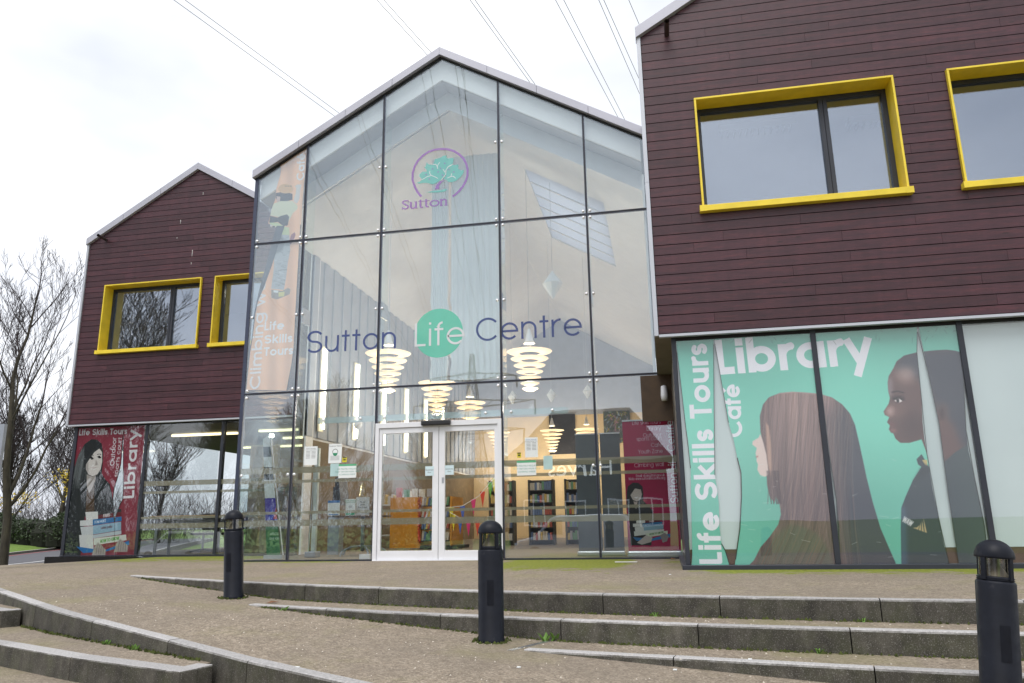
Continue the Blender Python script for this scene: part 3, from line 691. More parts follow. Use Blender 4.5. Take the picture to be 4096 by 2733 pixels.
cloth = cv.mask([P5(*p) for p in [(130, 1620), (200, 1460), (300, 1350), (420, 1270), (520, 1290), (640, 1360), (740, 1520), (770, 1620)]], 5)*mk
cv.put(cloth, (96, 100, 90), .8); cv.strands(cloth, 60, lambda r: (lambda u: [P5(u, 1250), P5(u-60, 1400), P5(u-150, 1600)])(r.uniform(250, 800)), [(150, 100, 84), (70, 60, 58)], .006, .4)
face = [(178, 560), (165, 590), (118, 618), (116, 645), (150, 672), (140, 715), (151, 738), (147, 770), (160, 800), (155, 842), (178, 885), (215, 897), (245, 880), (225, 720), (200, 620)]
cv.poly([P5(*p) for p in face], (222, 203, 196)); cv.poly([P5(*p) for p in [(222, 468), (245, 500), (262, 640), (268, 800), (262, 900), (240, 800), (228, 640)]], (196, 160, 142), .8, 1)
cv.poly([P5(*p) for p in [(140, 735), (165, 730), (160, 745), (146, 748)]], (190, 130, 125), .8)
cv.strands(np.ones_like(mk), 26, lambda r: (lambda u: [P5(u, 850), P5(u+10, 980), P5(u+r.uniform(0, 50), 1110)])(r.uniform(225, 320)), [(88, 72, 74), (70, 58, 62)], .007, .8)
# short-haired figure looking left
head = [(1497, 470), (1503, 435), (1530, 390), (1548, 350), (1590, 318), (1660, 300), (1740, 290), (1830, 284), (1880, 290), (1960, 310), (2060, 560), (2080, 900), (1960, 900), (1850, 1000), (1740, 960), (1715, 860), (1690, 795), (1620, 815), (1570, 815), (1542, 792), (1530, 762), (1515, 756), (1504, 738), (1510, 716), (1494, 698), (1506, 668), (1480, 656), (1474, 636), (1503, 592), (1510, 560), (1500, 520)]
mk = cv.poly([P6(*p) for p in head], (100, 76, 74)); up = mk
hairm = cv.mask([P6(*p) for p in [(1540, 380), (1560, 330), (1660, 290), (1900, 280), (2080, 300), (2100, 820), (1930, 850), (1870, 700), (1780, 640), (1720, 480), (1660, 440), (1580, 440)]], 9)*mk; cv.put(hairm, (62, 68, 80), .95)
for c_, r_, col, al in (((1600, 425), (55, 45), (178, 150, 140), .8), ((1512, 635), (26, 30), (205, 175, 168), .8), ((1570, 640), (45, 40), (128, 98, 92), .6), ((1556, 560), (38, 14), (40, 30, 32), .8), ((1522, 712), (22, 12), (120, 82, 84), .9), ((1530, 745), (22, 12), (150, 108, 106), .8), ((1640, 720), (70, 90), (58, 44, 46), .6), ((1812, 640), (34, 58), (120, 88, 80), .55), ((1806, 650), (16, 36), (50, 38, 40), .7), ((1510, 500), (18, 60), (160, 150, 160), .5)):
    cv.poly([P6(c_[0]+r_[0]*math.cos(a*.39), c_[1]+r_[1]*math.sin(a*.39)) for a in range(16)], col, al, max(3, int(.26*min(r_))), up)
cv.poly([P6(1534, 574), P6(1562, 562), P6(1582, 578), P6(1556, 588)], (226, 220, 220), 1.); cv.poly([P6(1546, 566), P6(1562, 565), P6(1562, 586), P6(1548, 586)], (24, 16, 18)); cv.line([P6(1526, 566), P6(1556, 556), P6(1590, 572)], .012, (30, 20, 22), .9); cv.line([P6(1520, 528), P6(1552, 520), P6(1590, 530)], .02, (44, 32, 34), .8)
shirt = [(1690, 880), (1662, 908), (1670, 938), (1690, 952), (1640, 1030), (1600, 1120), (1575, 1185), (1572, 1300), (1576, 1560), (2140, 1560), (2040, 1100), (1960, 820), (1880, 870), (1790, 950), (1745, 975)]
mk = cv.poly([P6(*p) for p in shirt], (56, 68, 76)); cv.put(mk*cv.mask([P6(*p) for p in [(1572, 1180), (1600, 1180), (1610, 1560), (1570, 1560)]], 4), (70, 96, 118), .8)
cv.poly([P6(*p) for p in [(1690, 952), (1790, 960), (1840, 900), (1700, 1010), (1640, 1040)]], (40, 50, 58), .7, 3); cv.put(mk*np.clip((XX-.85)/.1, 0, 1), (72, 88, 88), .6)
for i in range(5):
    cv.poly([P6(1692+i*5, 912), P6(1698+i*6, 912), P6(1716+i*2, 948)], (198, 178, 120)); a = (1640+i*17, 1300+i*6); cv.poly([P6(*a), P6(a[0]+13, a[1]+5), P6(1700-(4-i)*7, 1240+(4-i)*14)], (190, 168, 128))
cv.text('WAW', P6(1578, 1262), P6(1630, 1292), .05, .2, (225, 225, 230))
cv.soften(1)
# wording
cv.text('Library', P6(528, 428), P6(1418, 364), .345, .28, (232, 234, 242), gap=.10)
cv.text('Café', P6(672, 782), P6(652, 480), .165, .26, (232, 234, 242), gap=.08)
cv.text('Life Skills Tours', P6(556, 1508), P6(466, 246), .205, .28, (232, 234, 242), gap=.10)
# scratches and dirt
for _ in range(26):
    u, v = cv.rs.uniform(600, 1900), cv.rs.uniform(900, 1480); cv.line([P6(u, v), P6(u+cv.rs.uniform(-30, 60), v+cv.rs.uniform(-14, 14))], .004, (225, 230, 230), .55)
for _ in range(40):
    u = cv.rs.uniform(300, 1900); v = cv.rs.uniform(190, 260)-u*.02; cv.line([P6(u, v), P6(u+cv.rs.uniform(-20, 20), v+cv.rs.uniform(-12, 30))], .006, (50, 80, 78), .4)
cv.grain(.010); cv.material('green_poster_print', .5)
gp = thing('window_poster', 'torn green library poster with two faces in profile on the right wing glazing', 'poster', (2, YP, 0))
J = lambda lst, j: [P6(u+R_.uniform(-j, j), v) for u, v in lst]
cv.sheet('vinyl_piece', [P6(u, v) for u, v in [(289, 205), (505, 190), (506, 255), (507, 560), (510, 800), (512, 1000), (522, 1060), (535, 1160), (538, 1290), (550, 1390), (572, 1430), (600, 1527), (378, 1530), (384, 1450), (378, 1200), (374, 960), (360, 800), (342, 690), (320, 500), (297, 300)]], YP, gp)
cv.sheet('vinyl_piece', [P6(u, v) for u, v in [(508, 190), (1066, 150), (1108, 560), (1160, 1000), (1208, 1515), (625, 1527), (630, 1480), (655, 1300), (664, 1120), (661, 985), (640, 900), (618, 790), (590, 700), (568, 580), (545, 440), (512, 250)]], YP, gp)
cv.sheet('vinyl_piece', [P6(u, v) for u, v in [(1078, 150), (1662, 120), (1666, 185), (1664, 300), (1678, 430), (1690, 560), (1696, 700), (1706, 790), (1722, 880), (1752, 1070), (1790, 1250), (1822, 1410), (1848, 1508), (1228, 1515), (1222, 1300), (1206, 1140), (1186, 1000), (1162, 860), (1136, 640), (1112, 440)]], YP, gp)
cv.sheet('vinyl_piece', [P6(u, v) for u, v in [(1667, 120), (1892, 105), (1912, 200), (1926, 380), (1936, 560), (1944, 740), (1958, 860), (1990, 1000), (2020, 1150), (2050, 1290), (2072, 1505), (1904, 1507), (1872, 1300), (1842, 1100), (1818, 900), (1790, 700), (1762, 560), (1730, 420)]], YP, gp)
# dark curled edges of the torn vinyl
EDGE = plain('curled_vinyl_edge', (.02, .03, .03), .5)
def edge(par, pts, wd, f=P6):
    mb = MB(); q = [f(*p) for p in pts]
    for (a, b), (c, d) in zip(q, q[1:]): mb.tube((a, YP-.002, b), (c, YP-.002, d), wd, n=5, cap=False)
    obj('curled_edge', mb, EDGE, par)
edge(gp, [(505, 255), (507, 560), (512, 1000)], .004); edge(gp, [(512, 250), (545, 440), (590, 700)], .004); edge(gp, [(640, 900), (661, 985), (664, 1120), (655, 1300), (630, 1480)], .007)
edge(gp, [(1666, 185), (1664, 300), (1690, 560), (1722, 880), (1790, 1250), (1848, 1508)], .004); edge(gp, [(1668, 182), (1730, 420), (1790, 700), (1842, 1100), (1904, 1505)], .004); edge(gp, [(1926, 380), (1944, 740), (1990, 1000), (2050, 1290), (2072, 1505)], .005); edge(gp, [(1112, 440), (1162, 860), (1206, 1140), (1228, 1500)], .006)
edge(gp, [(297, 300), (342, 690), (374, 960)], .005); edge(gp, [(550, 1390), (572, 1430), (600, 1525)], .006)

# ---- ground floor of the left wing
YK = 15.62
k_ = thing('shopfront', 'ground floor glazing of the left wing, beside the bare tree', 'glazing', (-10.7, YK, 0))
for x in (-11.653, -9.724): obj('mullion', MB().box(x-.035, x+.035, YK-.012, YK+.09, .05, 2.986), DARK, k_)
obj('corner_post', MB().box(-13.58, -13.50, YK-.012, YK+.09, .05, 2.986), DARK, k_)
obj('head', MB().box(-13.58, -7.8, YK-.006, YK+.09, 2.95, 2.986), BLACKJ, k_); obj('bottom_rail', MB().box(-13.58, -7.8, YK-.03, YK+.09, -.02, .045), DARK, k_)
for a, b in ((-13.495, -11.69), (-11.616, -9.761), (-9.687, -7.85)): obj('pane', MB().box(a, b, YK, YK+.012, .047, 2.948), GLASS_L, k_)
obj('side_pane', MB().box(-13.56, -13.548, YK+.1, YK+6, .05, 2.95), GLASS_L, k_)
obj('plinth', MB().prism([(-13.75, -.22), (-11.3, -.22), (-11.3, -.004), (-11.5, .03), (-13.75, .03)], YK-.26, YK-.04), plain('black_plinth', (.008, .008, .01), .25), k_)
FROST = m_vinyl('frosted_band', (.40, .36, .25), .62)
def bands(par, a, b, y):
    for z0, z1 in ((1.55, 1.66), (1.375, 1.43), (.82, .87), (.61, .72)): obj('film_band', MB().box(a, b, y, y+.001, z0, z1), FROST, par)
bands(k_, -11.616, -9.761, YK+.016); bands(k_, -9.687, -7.85, YK+.016)
# room behind
struct('interior_floor', MB().box(-13.5, -7.8, YK+.1, 25, -.1, .02), CARPET)
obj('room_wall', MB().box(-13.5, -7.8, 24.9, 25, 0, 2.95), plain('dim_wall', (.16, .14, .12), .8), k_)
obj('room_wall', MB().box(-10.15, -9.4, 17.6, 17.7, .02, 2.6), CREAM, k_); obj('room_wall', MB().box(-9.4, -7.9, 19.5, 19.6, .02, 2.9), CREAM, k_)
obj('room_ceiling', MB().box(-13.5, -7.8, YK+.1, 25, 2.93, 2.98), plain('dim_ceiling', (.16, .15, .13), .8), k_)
for i, (x, y, l) in enumerate(((-11.2, 17.2, .9), (-9.1, 17.0, .5), (-9.2, 18.6, .6), (-10.9, 20.5, 1.2))):
    top(MB().box(x-l, x+l, y-.05, y+.05, 2.86, 2.91), 'strip_light', STRIPL, ['lit strip light behind the left wing glazing, long one near the top', 'short lit strip light behind the left wing glazing beside the glass hall', 'second short lit strip light behind the left wing glazing, lower', 'farthest lit strip light in the room behind the left wing glazing'][i], 'ceiling light')
WOODT = plain('beech_top', (.42, .27, .13), .45); LEG = plain('grey_steel_leg', (.28, .31, .36), .4, .4)
tb = thing('long_table', 'long beech table on grey legs behind the left wing glazing', 'table', (-10.6, 16.2, 0))
obj('tabletop', MB().box(-11.55, -9.6, 15.85, 16.55, .86, .89), WOODT, tb); obj('modesty_panel', MB().box(-11.4, -9.75, 16.18, 16.2, .60, .80), LEG, tb)
for x in (-11.42, -9.85):
    for y in (15.95, 16.45): obj('leg', MB().tube((x, y, .02), (x, y, .859), .035, n=10), LEG, tb, True)
for i, x in enumerate((-10.9, -10.1)):
    ch = thing('swivel_chair', ['dark swivel chair under the long table, nearer the poster', 'dark swivel chair under the long table, nearer the yellow panel'][i], 'chair', (x, 17.0, 0))
    DK = plain('dark_fabric', (.04, .04, .05), .8)
    obj('seat', MB().box(x-.23, x+.23, 16.8, 17.2, .44, .5), DK, ch, bevel=.03); obj('backrest', MB().box(x-.2, x+.2, 17.2, 17.25, .56, .95), DK, ch, bevel=.03); obj('stem', MB().tube((x, 17, .1), (x, 17, .44), .025), LEG, ch)
    for q in range(5):
        a = q*1.257; obj('foot', MB().tube((x, 17, .12), (x+.28*math.cos(a), 17+.28*math.sin(a), .06), .02), LEG, ch)
# maroon poster
YQ = YK+.02
Q = lambda u, v: at(250+u/1.6914, 1700+v/1.6914, YQ)
cw = Canvas(-13.6, -11.6, -.02, 3.02, 250, (150, 58, 74))
XX, ZZ = np.meshgrid(np.linspace(0, 1, cw.W), np.linspace(0, 1, cw.H)); cw.a *= (.93+.09*ZZ+.02*np.sin(XX*40))[..., None]
body = [(60, 420), (75, 300), (110, 200), (150, 130), (195, 97), (235, 100), (262, 125), (275, 180), (272, 260), (265, 330), (290, 370), (320, 400), (335, 470), (345, 560), (330, 600), (150, 620), (120, 900), (10, 900), (30, 650)]
mk = cw.poly([Q(*p) for p in body], (46, 50, 52)); cw.put(mk*cw.mask([Q(*p) for p in [(70, 320), (110, 200), (165, 130), (190, 150), (150, 240), (100, 420)]], 4), (120, 124, 126), .8)
cw.strands(mk, 70, lambda r: (lambda u: [Q(u+70, 105), Q(u+10, 240), Q(u-20, 430)])(r.uniform(70, 200)), [(160, 162, 160), (30, 32, 34), (90, 92, 92)], .008, .45)
fm = cw.poly([Q(*p) for p in [(160, 235), (185, 195), (215, 165), (250, 150), (268, 185), (268, 250), (258, 300), (235, 335), (205, 348), (175, 335), (158, 300)]], (232, 222, 216))
cw.poly([Q(*p) for p in [(158, 240), (172, 250), (176, 330), (160, 300)]], (150, 140, 136), .7, 4, fm); cw.poly([Q(*p) for p in [(226, 235), (240, 262), (236, 274), (220, 276)]], (186, 174, 168), .9, 2, fm)
cw.poly([Q(*p) for p in [(163, 335), (205, 350), (225, 340), (222, 380), (200, 430), (180, 462), (165, 420)]], (180, 170, 164)); cw.poly([Q(*p) for p in [(150, 130), (200, 100), (265, 125), (272, 190), (250, 160), (215, 185), (170, 250), (140, 300)]], (44, 46, 48), .95)
for a, b, c_, d_ in ((185, 222, 210, 230), (236, 216, 262, 222)): cw.poly([Q(a-2, b), Q((a+c_)/2, b-9), Q(c_+2, d_), Q((a+c_)/2, d_+6)], (28, 24, 26), 1.0); cw.line([Q(a-2, b-14), Q((a+c_)/2, b-19), Q(c_, b-14)], .014, (60, 52, 50))
cw.poly([Q(188, 292), Q(212, 296), Q(238, 288), Q(216, 306)], (240, 236, 232)); cw.poly([Q(186, 290), Q(212, 294), Q(240, 286), Q(213, 291)], (150, 90, 90)); cw.poly([Q(228, 240), Q(236, 268), Q(222, 272)], (170, 158, 152), .8)
cw.poly([Q(*p) for p in [(165, 430), (182, 462), (205, 425), (215, 380), (215, 600), (155, 600)]], (86, 66, 48))
books = [((155, 590), (240, 586), (240, 640), (160, 645), (232, 230, 226)), ((240, 586), (398, 568), (398, 590), (240, 608), (60, 60, 62)), ((240, 610), (398, 592), (398, 616), (240, 640), (110, 44, 46)), ((118, 648), (205, 642), (205, 682), (118, 684), (226, 226, 226)), ((205, 640), (400, 620), (400, 650), (205, 680), (44, 118, 176)), ((120, 690), (212, 684), (206, 742), (130, 745), (215, 218, 220)), ((208, 682), (396, 655), (396, 712), (206, 742), (150, 184, 204)), ((112, 745), (206, 742), (210, 840), (118, 830), (224, 224, 222)), ((206, 745), (398, 714), (398, 740), (206, 768), (196, 206, 212)), ((210, 768), (430, 742), (434, 780), (212, 815), (222, 224, 214)), ((92, 822), (280, 850), (450, 782), (452, 810), (300, 855), (140, 868), (44, 120, 186))]
for *pp, col in books: cw.poly([Q(*p) for p in pp], col)
for tx, a, b, col, xh in (('PARIS', (276, 626), (322, 618), (235, 235, 235), .05), ('TOM HOLT', (216, 668), (292, 656), (225, 232, 240), .045), ('adele parks', (260, 706), (336, 696), (110, 90, 100), .045), ('HOW TO GROW', (256, 800), (384, 776), (90, 160, 70), .055)):
    cw.text(tx, Q(*a), Q(*b), xh, .24, col)
for cx, cy_ in ((245, 845), (395, 820)):
    cw.poly([Q(cx-48, cy_+40), Q(cx-30, cy_-20), Q(cx-5, cy_-50), Q(cx+20, cy_-30), Q(cx+48, cy_), Q(cx+44, cy_+40)], (178, 168, 160), 1, 1)
    for k in range(4): cw.line([Q(cx-18+k*16, cy_+30), Q(cx-14+k*15, cy_-8), Q(cx-4+k*12, cy_-38+k*6)], .012, (120, 110, 104), .8)
WH = (236, 232, 236)
cw.text('Life Skills Tours', Q(110, 72), Q(436, 62), .105, .27, WH, gap=.1); cw.text('Library', Q(483, 498), Q(516, 28), .205, .27, WH, gap=.09)
cw.text('Outdoor', Q(349, 276), Q(366, 84), .085, .2, WH, gap=.09); cw.text('sports court', Q(374, 352), Q(402, 84), .078, .2, WH, gap=.09)
cw.grain(.012); cw.material('maroon_poster_print', .5)
YP = YQ
mp_ = thing('window_poster', 'torn maroon poster of a woman holding a pile of books on the left wing', 'poster', (-12.6, YQ, 0))
cw.sheet('vinyl_piece', [Q(u, v) for u, v in [(92, 12), (414, -2), (411, 70), (404, 150), (396, 260), (372, 360), (350, 430), (342, 500), (346, 590), (352, 660), (350, 890), (0, 900), (20, 700), (60, 330)]], YQ, mp_)
cw.sheet('vinyl_piece', [Q(u, v) for u, v in [(416, -2), (560, -8), (548, 150), (532, 330), (520, 470), (508, 560), (512, 640), (500, 760), (492, 890), (352, 890), (354, 662), (362, 610), (386, 550), (408, 500), (414, 400), (411, 280), (412, 150)]], YQ, mp_)
edge(mp_, [(411, 70), (404, 150), (396, 260), (372, 360), (350, 430), (342, 500), (346, 590), (352, 660)], .008, Q); edge(mp_, [(412, 150), (411, 280), (414, 400), (408, 500), (386, 550), (362, 610)], .006, Q); edge(mp_, [(532, 330), (520, 470), (508, 560), (512, 640), (500, 760)], .01, Q)
#PART4

# ------------------------------------------------------------------ the glass hall
MX = [-7.768, -6.66, -5.048, -2.715, -1.086, 0.0]
ZU, ZL_ = 6.077, 3.054
CX0, CX1, CXA, CEAVE, CS = -7.797, .0, -3.881, 7.641, .5765
ctop = lambda x: CEAVE+CS*(x-CX0) if x <= CXA else CEAVE+CS*(CXA-CX0)-.5765*(x-CXA)
hall = thing('glass_hall', 'glazed gable entrance hall between the two clad wings', 'building', (-3.88, YC, 0))
MW = .020
def cgab(poly, off): return clip(clip(poly, -CS, 1, CEAVE+off-CS*CX0), .5765, 1, ctop(CXA)+off+.5765*CXA)
for i, x in enumerate(MX[1:5], 1):
    z1 = ctop(x)-.175
    obj('mullion', MB().prism(cgab([(x-MW, .03), (x+MW, .03), (x+MW, z1+.1), (x-MW, z1+.1)], -.172), YC-.012, YC+.05), MULL, hall)
    obj('gasket', MB().prism(cgab([(x-.009, .03), (x+.009, .03), (x+.009, z1+.1), (x-.009, z1+.1)], -.175), YC-.0145, YC-.0121), BLACKJ, hall)
obj('corner_post', MB().box(MX[0], MX[0]+.07, YC-.012, YC+.08, .0, CEAVE-.15), MULL, hall)
for z in (ZU, ZL_):
    xs = [MX[0]+.07]+MX[1:5]+[.0 if z == ZU else .25]
    for i in range(5):
        a = xs[i]+(MW if i else 0); b = xs[i+1]-(MW if i < 4 else 0)
        obj('transom', MB().box(a, b, YC-.011, YC+.05, z-.018, z+.018), MULL, hall); obj('gasket', MB().box(a, b, YC-.0135, YC-.0111, z-.008, z+.008), BLACKJ, hall)
obj('base_rail', MB().box(MX[0], -5.06, YC-.03, YC+.08, -.02, .028), DARK, hall); obj('base_rail', MB().box(-2.70, .26, YC-.03, YC+.08, -.02, .028), DARK, hall)
xs = [MX[0]+.072]+MX[1:5]+[.0]
for i in range(5):
    a = xs[i]+(.010 if i else 0); b = xs[i+1]-(.010 if i < 4 else 0)
    for z0, z1 in ((.03, ZL_-.008), (ZL_+.008, ZU-.008), (ZU+.008, 10.2)):
        z0_ = 2.43 if (i == 2 and z0 < 1) else z0; b_ = .25 if (i == 4 and z0 < 1) else b
        p = [(a, z0_), (b_, z0_), (b_, z1), (a, z1)]
        if z1 > 9: p = cgab(p, -.18)
        obj('pane', MB().prism(p, YC, YC+.012), GLASS_C, hall)
obj('side_pane', MB().box(MX[0]+.02, MX[0]+.032, YC+.09, YL-.02, .03, 7.3), GLASS_F, hall)
LIGHTS = [(15.2, 19.5)]; RUNS = [(YC, 15.2), (19.5, 33)]
def slope_runs(s0, s1): return [(s0, s0+.9), (s0+.9, s1-1.25), (s1-1.25, s1)] if s0 > CXA-.1 and False else ([(s0, s0+1.28), (s0+1.28, s0+2.98), (s0+2.98, s1)] if s0 >= CXA-.01 else [(s0, s1-2.98), (s1-2.98, s1-1.28), (s1-1.28, s1)])
# verge of the glass gable
for s0, s1 in ((CX0, CXA), (CXA, CX1)):
    k = 4
    for i in range(k):
        a, b = s0+(s1-s0)*i/k+.002, s0+(s1-s0)*(i+1)/k-.002
        if abs(a-CXA) < .02: a = CXA+.0004
        if abs(b-CXA) < .02: b = CXA-.0004
        obj('fascia', MB().prism([(a, ctop(a)-.168), (b, ctop(b)-.168), (b, ctop(b)), (a, ctop(a))], YC-.10, YC+.12), FASC, hall, bevel=.004)
    obj('shadow_gap', MB().prism([(s0+.03, ctop(s0+.03)-.20), (s1, ctop(s1)-.20), (s1, ctop(s1)-.169), (s0+.03, ctop(s0+.03)-.169)], YC-.02, YC+.1), BLACKJ, hall)
    for ya, yb in RUNS:
        for xa_, xb_ in slope_runs(s0, s1): obj('roof', MB().prism([(xa_, ctop(xa_)-.16), (xb_, ctop(xb_)-.16), (xb_, ctop(xb_)-.01), (xa_, ctop(xa_)-.01)], max(ya, YC+.125), yb), ROOFM, hall)
    for ya, yb in LIGHTS:
        (xa_, xb_), (xc_, xd_) = (slope_runs(s0, s1)[0], slope_runs(s0, s1)[-1])
        for p_, q_ in ((xa_, xb_), (xc_, xd_)): obj('roof', MB().prism([(p_, ctop(p_)-.16), (q_, ctop(q_)-.16), (q_, ctop(q_)-.01), (p_, ctop(p_)-.01)], ya+.002, yb-.002), ROOFM, hall)
# round glass fixings
fx0 = None
def fixing(x, z):
    global fx0
    if fx0 is None:
        mb = MB(); n = 14; mb.tube((0, -.016, 0), (0, 0, 0), .026, .026, n); fx0 = mb.mesh('fixing', BOLT, True)
    o = bpy.data.objects.new('fixing', fx0); COL.objects.link(o); o.parent = hall; o.matrix_parent_inverse = Matrix.Translation(-hall.location); o.location = (x, YC-.001, z)
for i, x in enumerate(MX):
    for sgn in (-1, 1):
        if (i == 0 and sgn < 0) or (i == 5): continue
        xx = x+sgn*(.062 if i else .12)
        zs = [ZU-.062, ZU+.062, ZL_+.062, ZL_-.075, 4.56]
        if i not in (2, 3): zs += [1.53]
        if i in (2, 3): zs += [7.45 if i == 2 else 7.72]
        for z in zs: fixing(xx, z)
# glass fins and the pale stiffening beams behind the glass
for x in MX[1:5]:
    z1 = ctop(x)-.45; obj('glass_fin', MB().box(x+.002, x+.014, YC+.06, YC+.42, .03, z1), GLASS_F, hall)
    obj('splice_plate', MB().box(x-.01, x+.026, YC+.10, YC+.40, 4.42, 4.72), STEEL, hall)
PALE = m_vinyl('pale_glass_beam', (.62, .74, .76), .55)
for a, b in ((-6.2, -5.08), (-5.02, -2.74), (-2.68, -1.55)):
    obj('glass_beam', MB().box(a, b, YC+.03, YC+.045, 2.44, 2.55), PALE, hall)
    for k in range(3 if b-a > 2 else 2):
        x = a+.13+(b-a-.4)*k/(2 if b-a > 2 else 1); o = bpy.data.objects.new('fixing', fx0); COL.objects.link(o); o.parent = hall; o.matrix_parent_inverse = Matrix.Translation(-hall.location); o.location = (x, YC-.001, 2.50)
for i in range(5):
    a = xs[i]+.011; b = (xs[i+1]-.011) if i < 4 else .25
    if i != 2: bands(hall, a, b, YC+.0135)
# sliding doors
dr = obj('door_frame', MB().box(-5.047, -4.975, YC-.035, YC+.09, .0, 2.392).box(-2.793, -2.721, YC-.035, YC+.09, .0, 2.392).box(-4.975, -2.793, YC-.035, YC+.09, 2.30, 2.392).box(-5.04, -2.73, YC-.05, YC+.09, -.004, .014), WHITE, hall, bevel=.004)
for a, b in ((-4.972, -3.866), (-3.858, -2.796)):
    mid = a > -4; sl_, sr = (.11, .06) if mid else (.06, .11)
    d_ = obj('door_leaf', MB().box(a, a+sl_, YC-.01, YC+.05, .016, 2.295).box(b-sr, b, YC-.01, YC+.05, .016, 2.295).box(a+sl_, b-sr, YC-.01, YC+.05, 2.20, 2.295).box(a+sl_, b-sr, YC-.01, YC+.05, .016, .165), WHITE, hall, bevel=.003)
    obj('door_pane', MB().box(a+sl_+.001, b-sr-.001, YC+.012, YC+.022, .166, 2.199), GLASS_C, d_)
    for z0, z1 in ((1.55, 1.66), (1.375, 1.43), (.82, .87), (.61, .72)): obj('film_band', MB().box(a+sl_+.002, b-sr-.002, YC+.024, YC+.025, z0, z1), FROST, d_)
obj('door_gap', MB().box(-3.8655, -3.8585, YC+.0, YC+.04, .016, 2.295), BLACKJ, dr)
obj('door_sensor', MB().box(-4.17, -3.63, YC-.11, YC-.036, 2.31, 2.405), plain('black_plastic', (.02, .02, .022), .35), dr, bevel=.02)
obj('lock', MB().box(-3.80, -3.765, YC-.014, YC-.0101, 1.30, 1.40), STEEL, dr)

# hall interior
struct('interior_floor', MB().box(-7.75, .2, YC+.05, 32, -.12, .012), CARPET)
zin = lambda x: ctop(x)-.95
DIFF = NT('rooflight_diffuser'); DIFF.base((.8, .82, .85)).rough(.6); _t = DIFF.n('BsdfTranslucent'); _t.inputs['Color'].default_value = (.66, .68, .72, 1); _ms = DIFF.n('MixShader'); DIFF.l(DIFF.ramp(DIFF.noise(DIFF.world(), 2, 3), [(.3, (.7,)*3), (.7, (.8,)*3)]), _ms.inputs[0]); DIFF.l(DIFF.b.outputs[0], _ms.inputs[1]); DIFF.l(_t.outputs[0], _ms.inputs[2]); DIFF.l(_ms.outputs[0], DIFF.o.inputs['Surface']); DIFF = DIFF.m
for s0, s1 in ((-7.7, CXA), (CXA, -.05)):
    for ya, yb in RUNS: obj('ceiling', MB().prism([(s0, zin(s0)), (s1, zin(s1)), (s1, zin(s1)+.1), (s0, zin(s0)+.1)], max(ya, YC+.75), min(yb, 32)), INW, hall)
    for ya, yb in LIGHTS:
        r_ = slope_runs(s0, s1)
        for p_, q_ in (r_[0], r_[2]): obj('ceiling', MB().prism([(p_, zin(p_)), (q_, zin(q_)), (q_, zin(q_)+.1), (p_, zin(p_)+.1)], ya+.002, yb-.002), INW, hall)
        p_, q_ = r_[1]
        if s0 < CXA-.1:
            obj('ceiling', MB().prism([(p_, zin(p_)), (q_, zin(q_)), (q_, zin(q_)+.1), (p_, zin(p_)+.1)], ya+.002, yb-.002), INW, hall); continue
        obj('rooflight', MB().prism([(p_, zin(p_)+.04), (q_, zin(q_)+.04), (q_, zin(q_)+.06), (p_, zin(p_)+.06)], ya+.004, yb-.004), DIFF, hall)
        obj('rooflight_shaft', MB().box(p_-.03, p_-.001, ya, yb, zin(p_)+.1, ctop(p_)-.17).box(q_+.001, q_+.03, ya, yb, zin(q_)+.1, ctop(q_)-.17), INW, hall)
        for k in range(1, 6): yy = ya+(yb-ya)*k/6; obj('rooflight_bar', MB().prism([(p_, zin(p_)-.0), (q_, zin(q_)-.0), (q_, zin(q_)+.038), (p_, zin(p_)+.038)], yy-.02, yy+.02), INW, hall)
    obj('gable_band', MB().prism([(s0, ctop(s0)-.62), (s1, ctop(s1)-.62), (s1, ctop(s1)-.2), (s0, ctop(s0)-.2)], YC+.10, YC+.14), INW, hall)
    obj('gable_band', MB().prism([(s0, ctop(s0)-1.02), (s1, ctop(s1)-1.02), (s1, ctop(s1)-.62), (s0, ctop(s0)-.62)], YC+.55, YC+.60), WHITE, hall)
    obj('gable_soffit', MB().prism([(s0, ctop(s0)-.63), (s1, ctop(s1)-.63), (s1, ctop(s1)-.58), (s0, ctop(s0)-.58)], YC+.141, YC+.60), GREYB, hall)  # darker colour paints the shade of this underside
RIB = plain('ribbed_wall', (.40, .43, .49), .6, 0, .06)
mb = MB()
for i in range(58):
    y = 15.55+i*.28; mb.box(-7.70, -7.64-.035*(i % 2), y, y+.275, 2.55, 6.75)
o = obj('ribbed_wall', mb, RIB, hall)
obj('inner_wall', MB().box(-7.74, -7.71, 15.55, 32, 2.5, 6.8), INW, hall); obj('inner_wall', MB().box(-7.74, -7.70, 15.55, 32, .012, 2.498), plain('brown_dado', (.19, .14, .085), .7), hall)
obj('inner_wall', MB().box(-7.70, -7.66, 15.55, 15.9, .02, 6.75), INW, hall)
obj('inner_wall', MB().box(-.06, -.02, 13.1, 32, 3.0, 6.8), INW, hall); obj('inner_wall', MB().box(.1, .14, 14.2, 32, .0, 2.98), CREAM, hall)
obj('far_wall', MB().prism([(-7.7, 4.9), (-.05, 4.9), (-.05, zin(0)), (CXA, zin(CXA)), (-7.7, zin(-7.7))], 31.0, 31.1), GREYB, hall)  # upper wall's shade and sky reflection are painted in as blue-grey
obj('far_wall', MB().box(-7.7, .1, 31.0, 31.1, 0.012, 4.895), CREAM, hall)
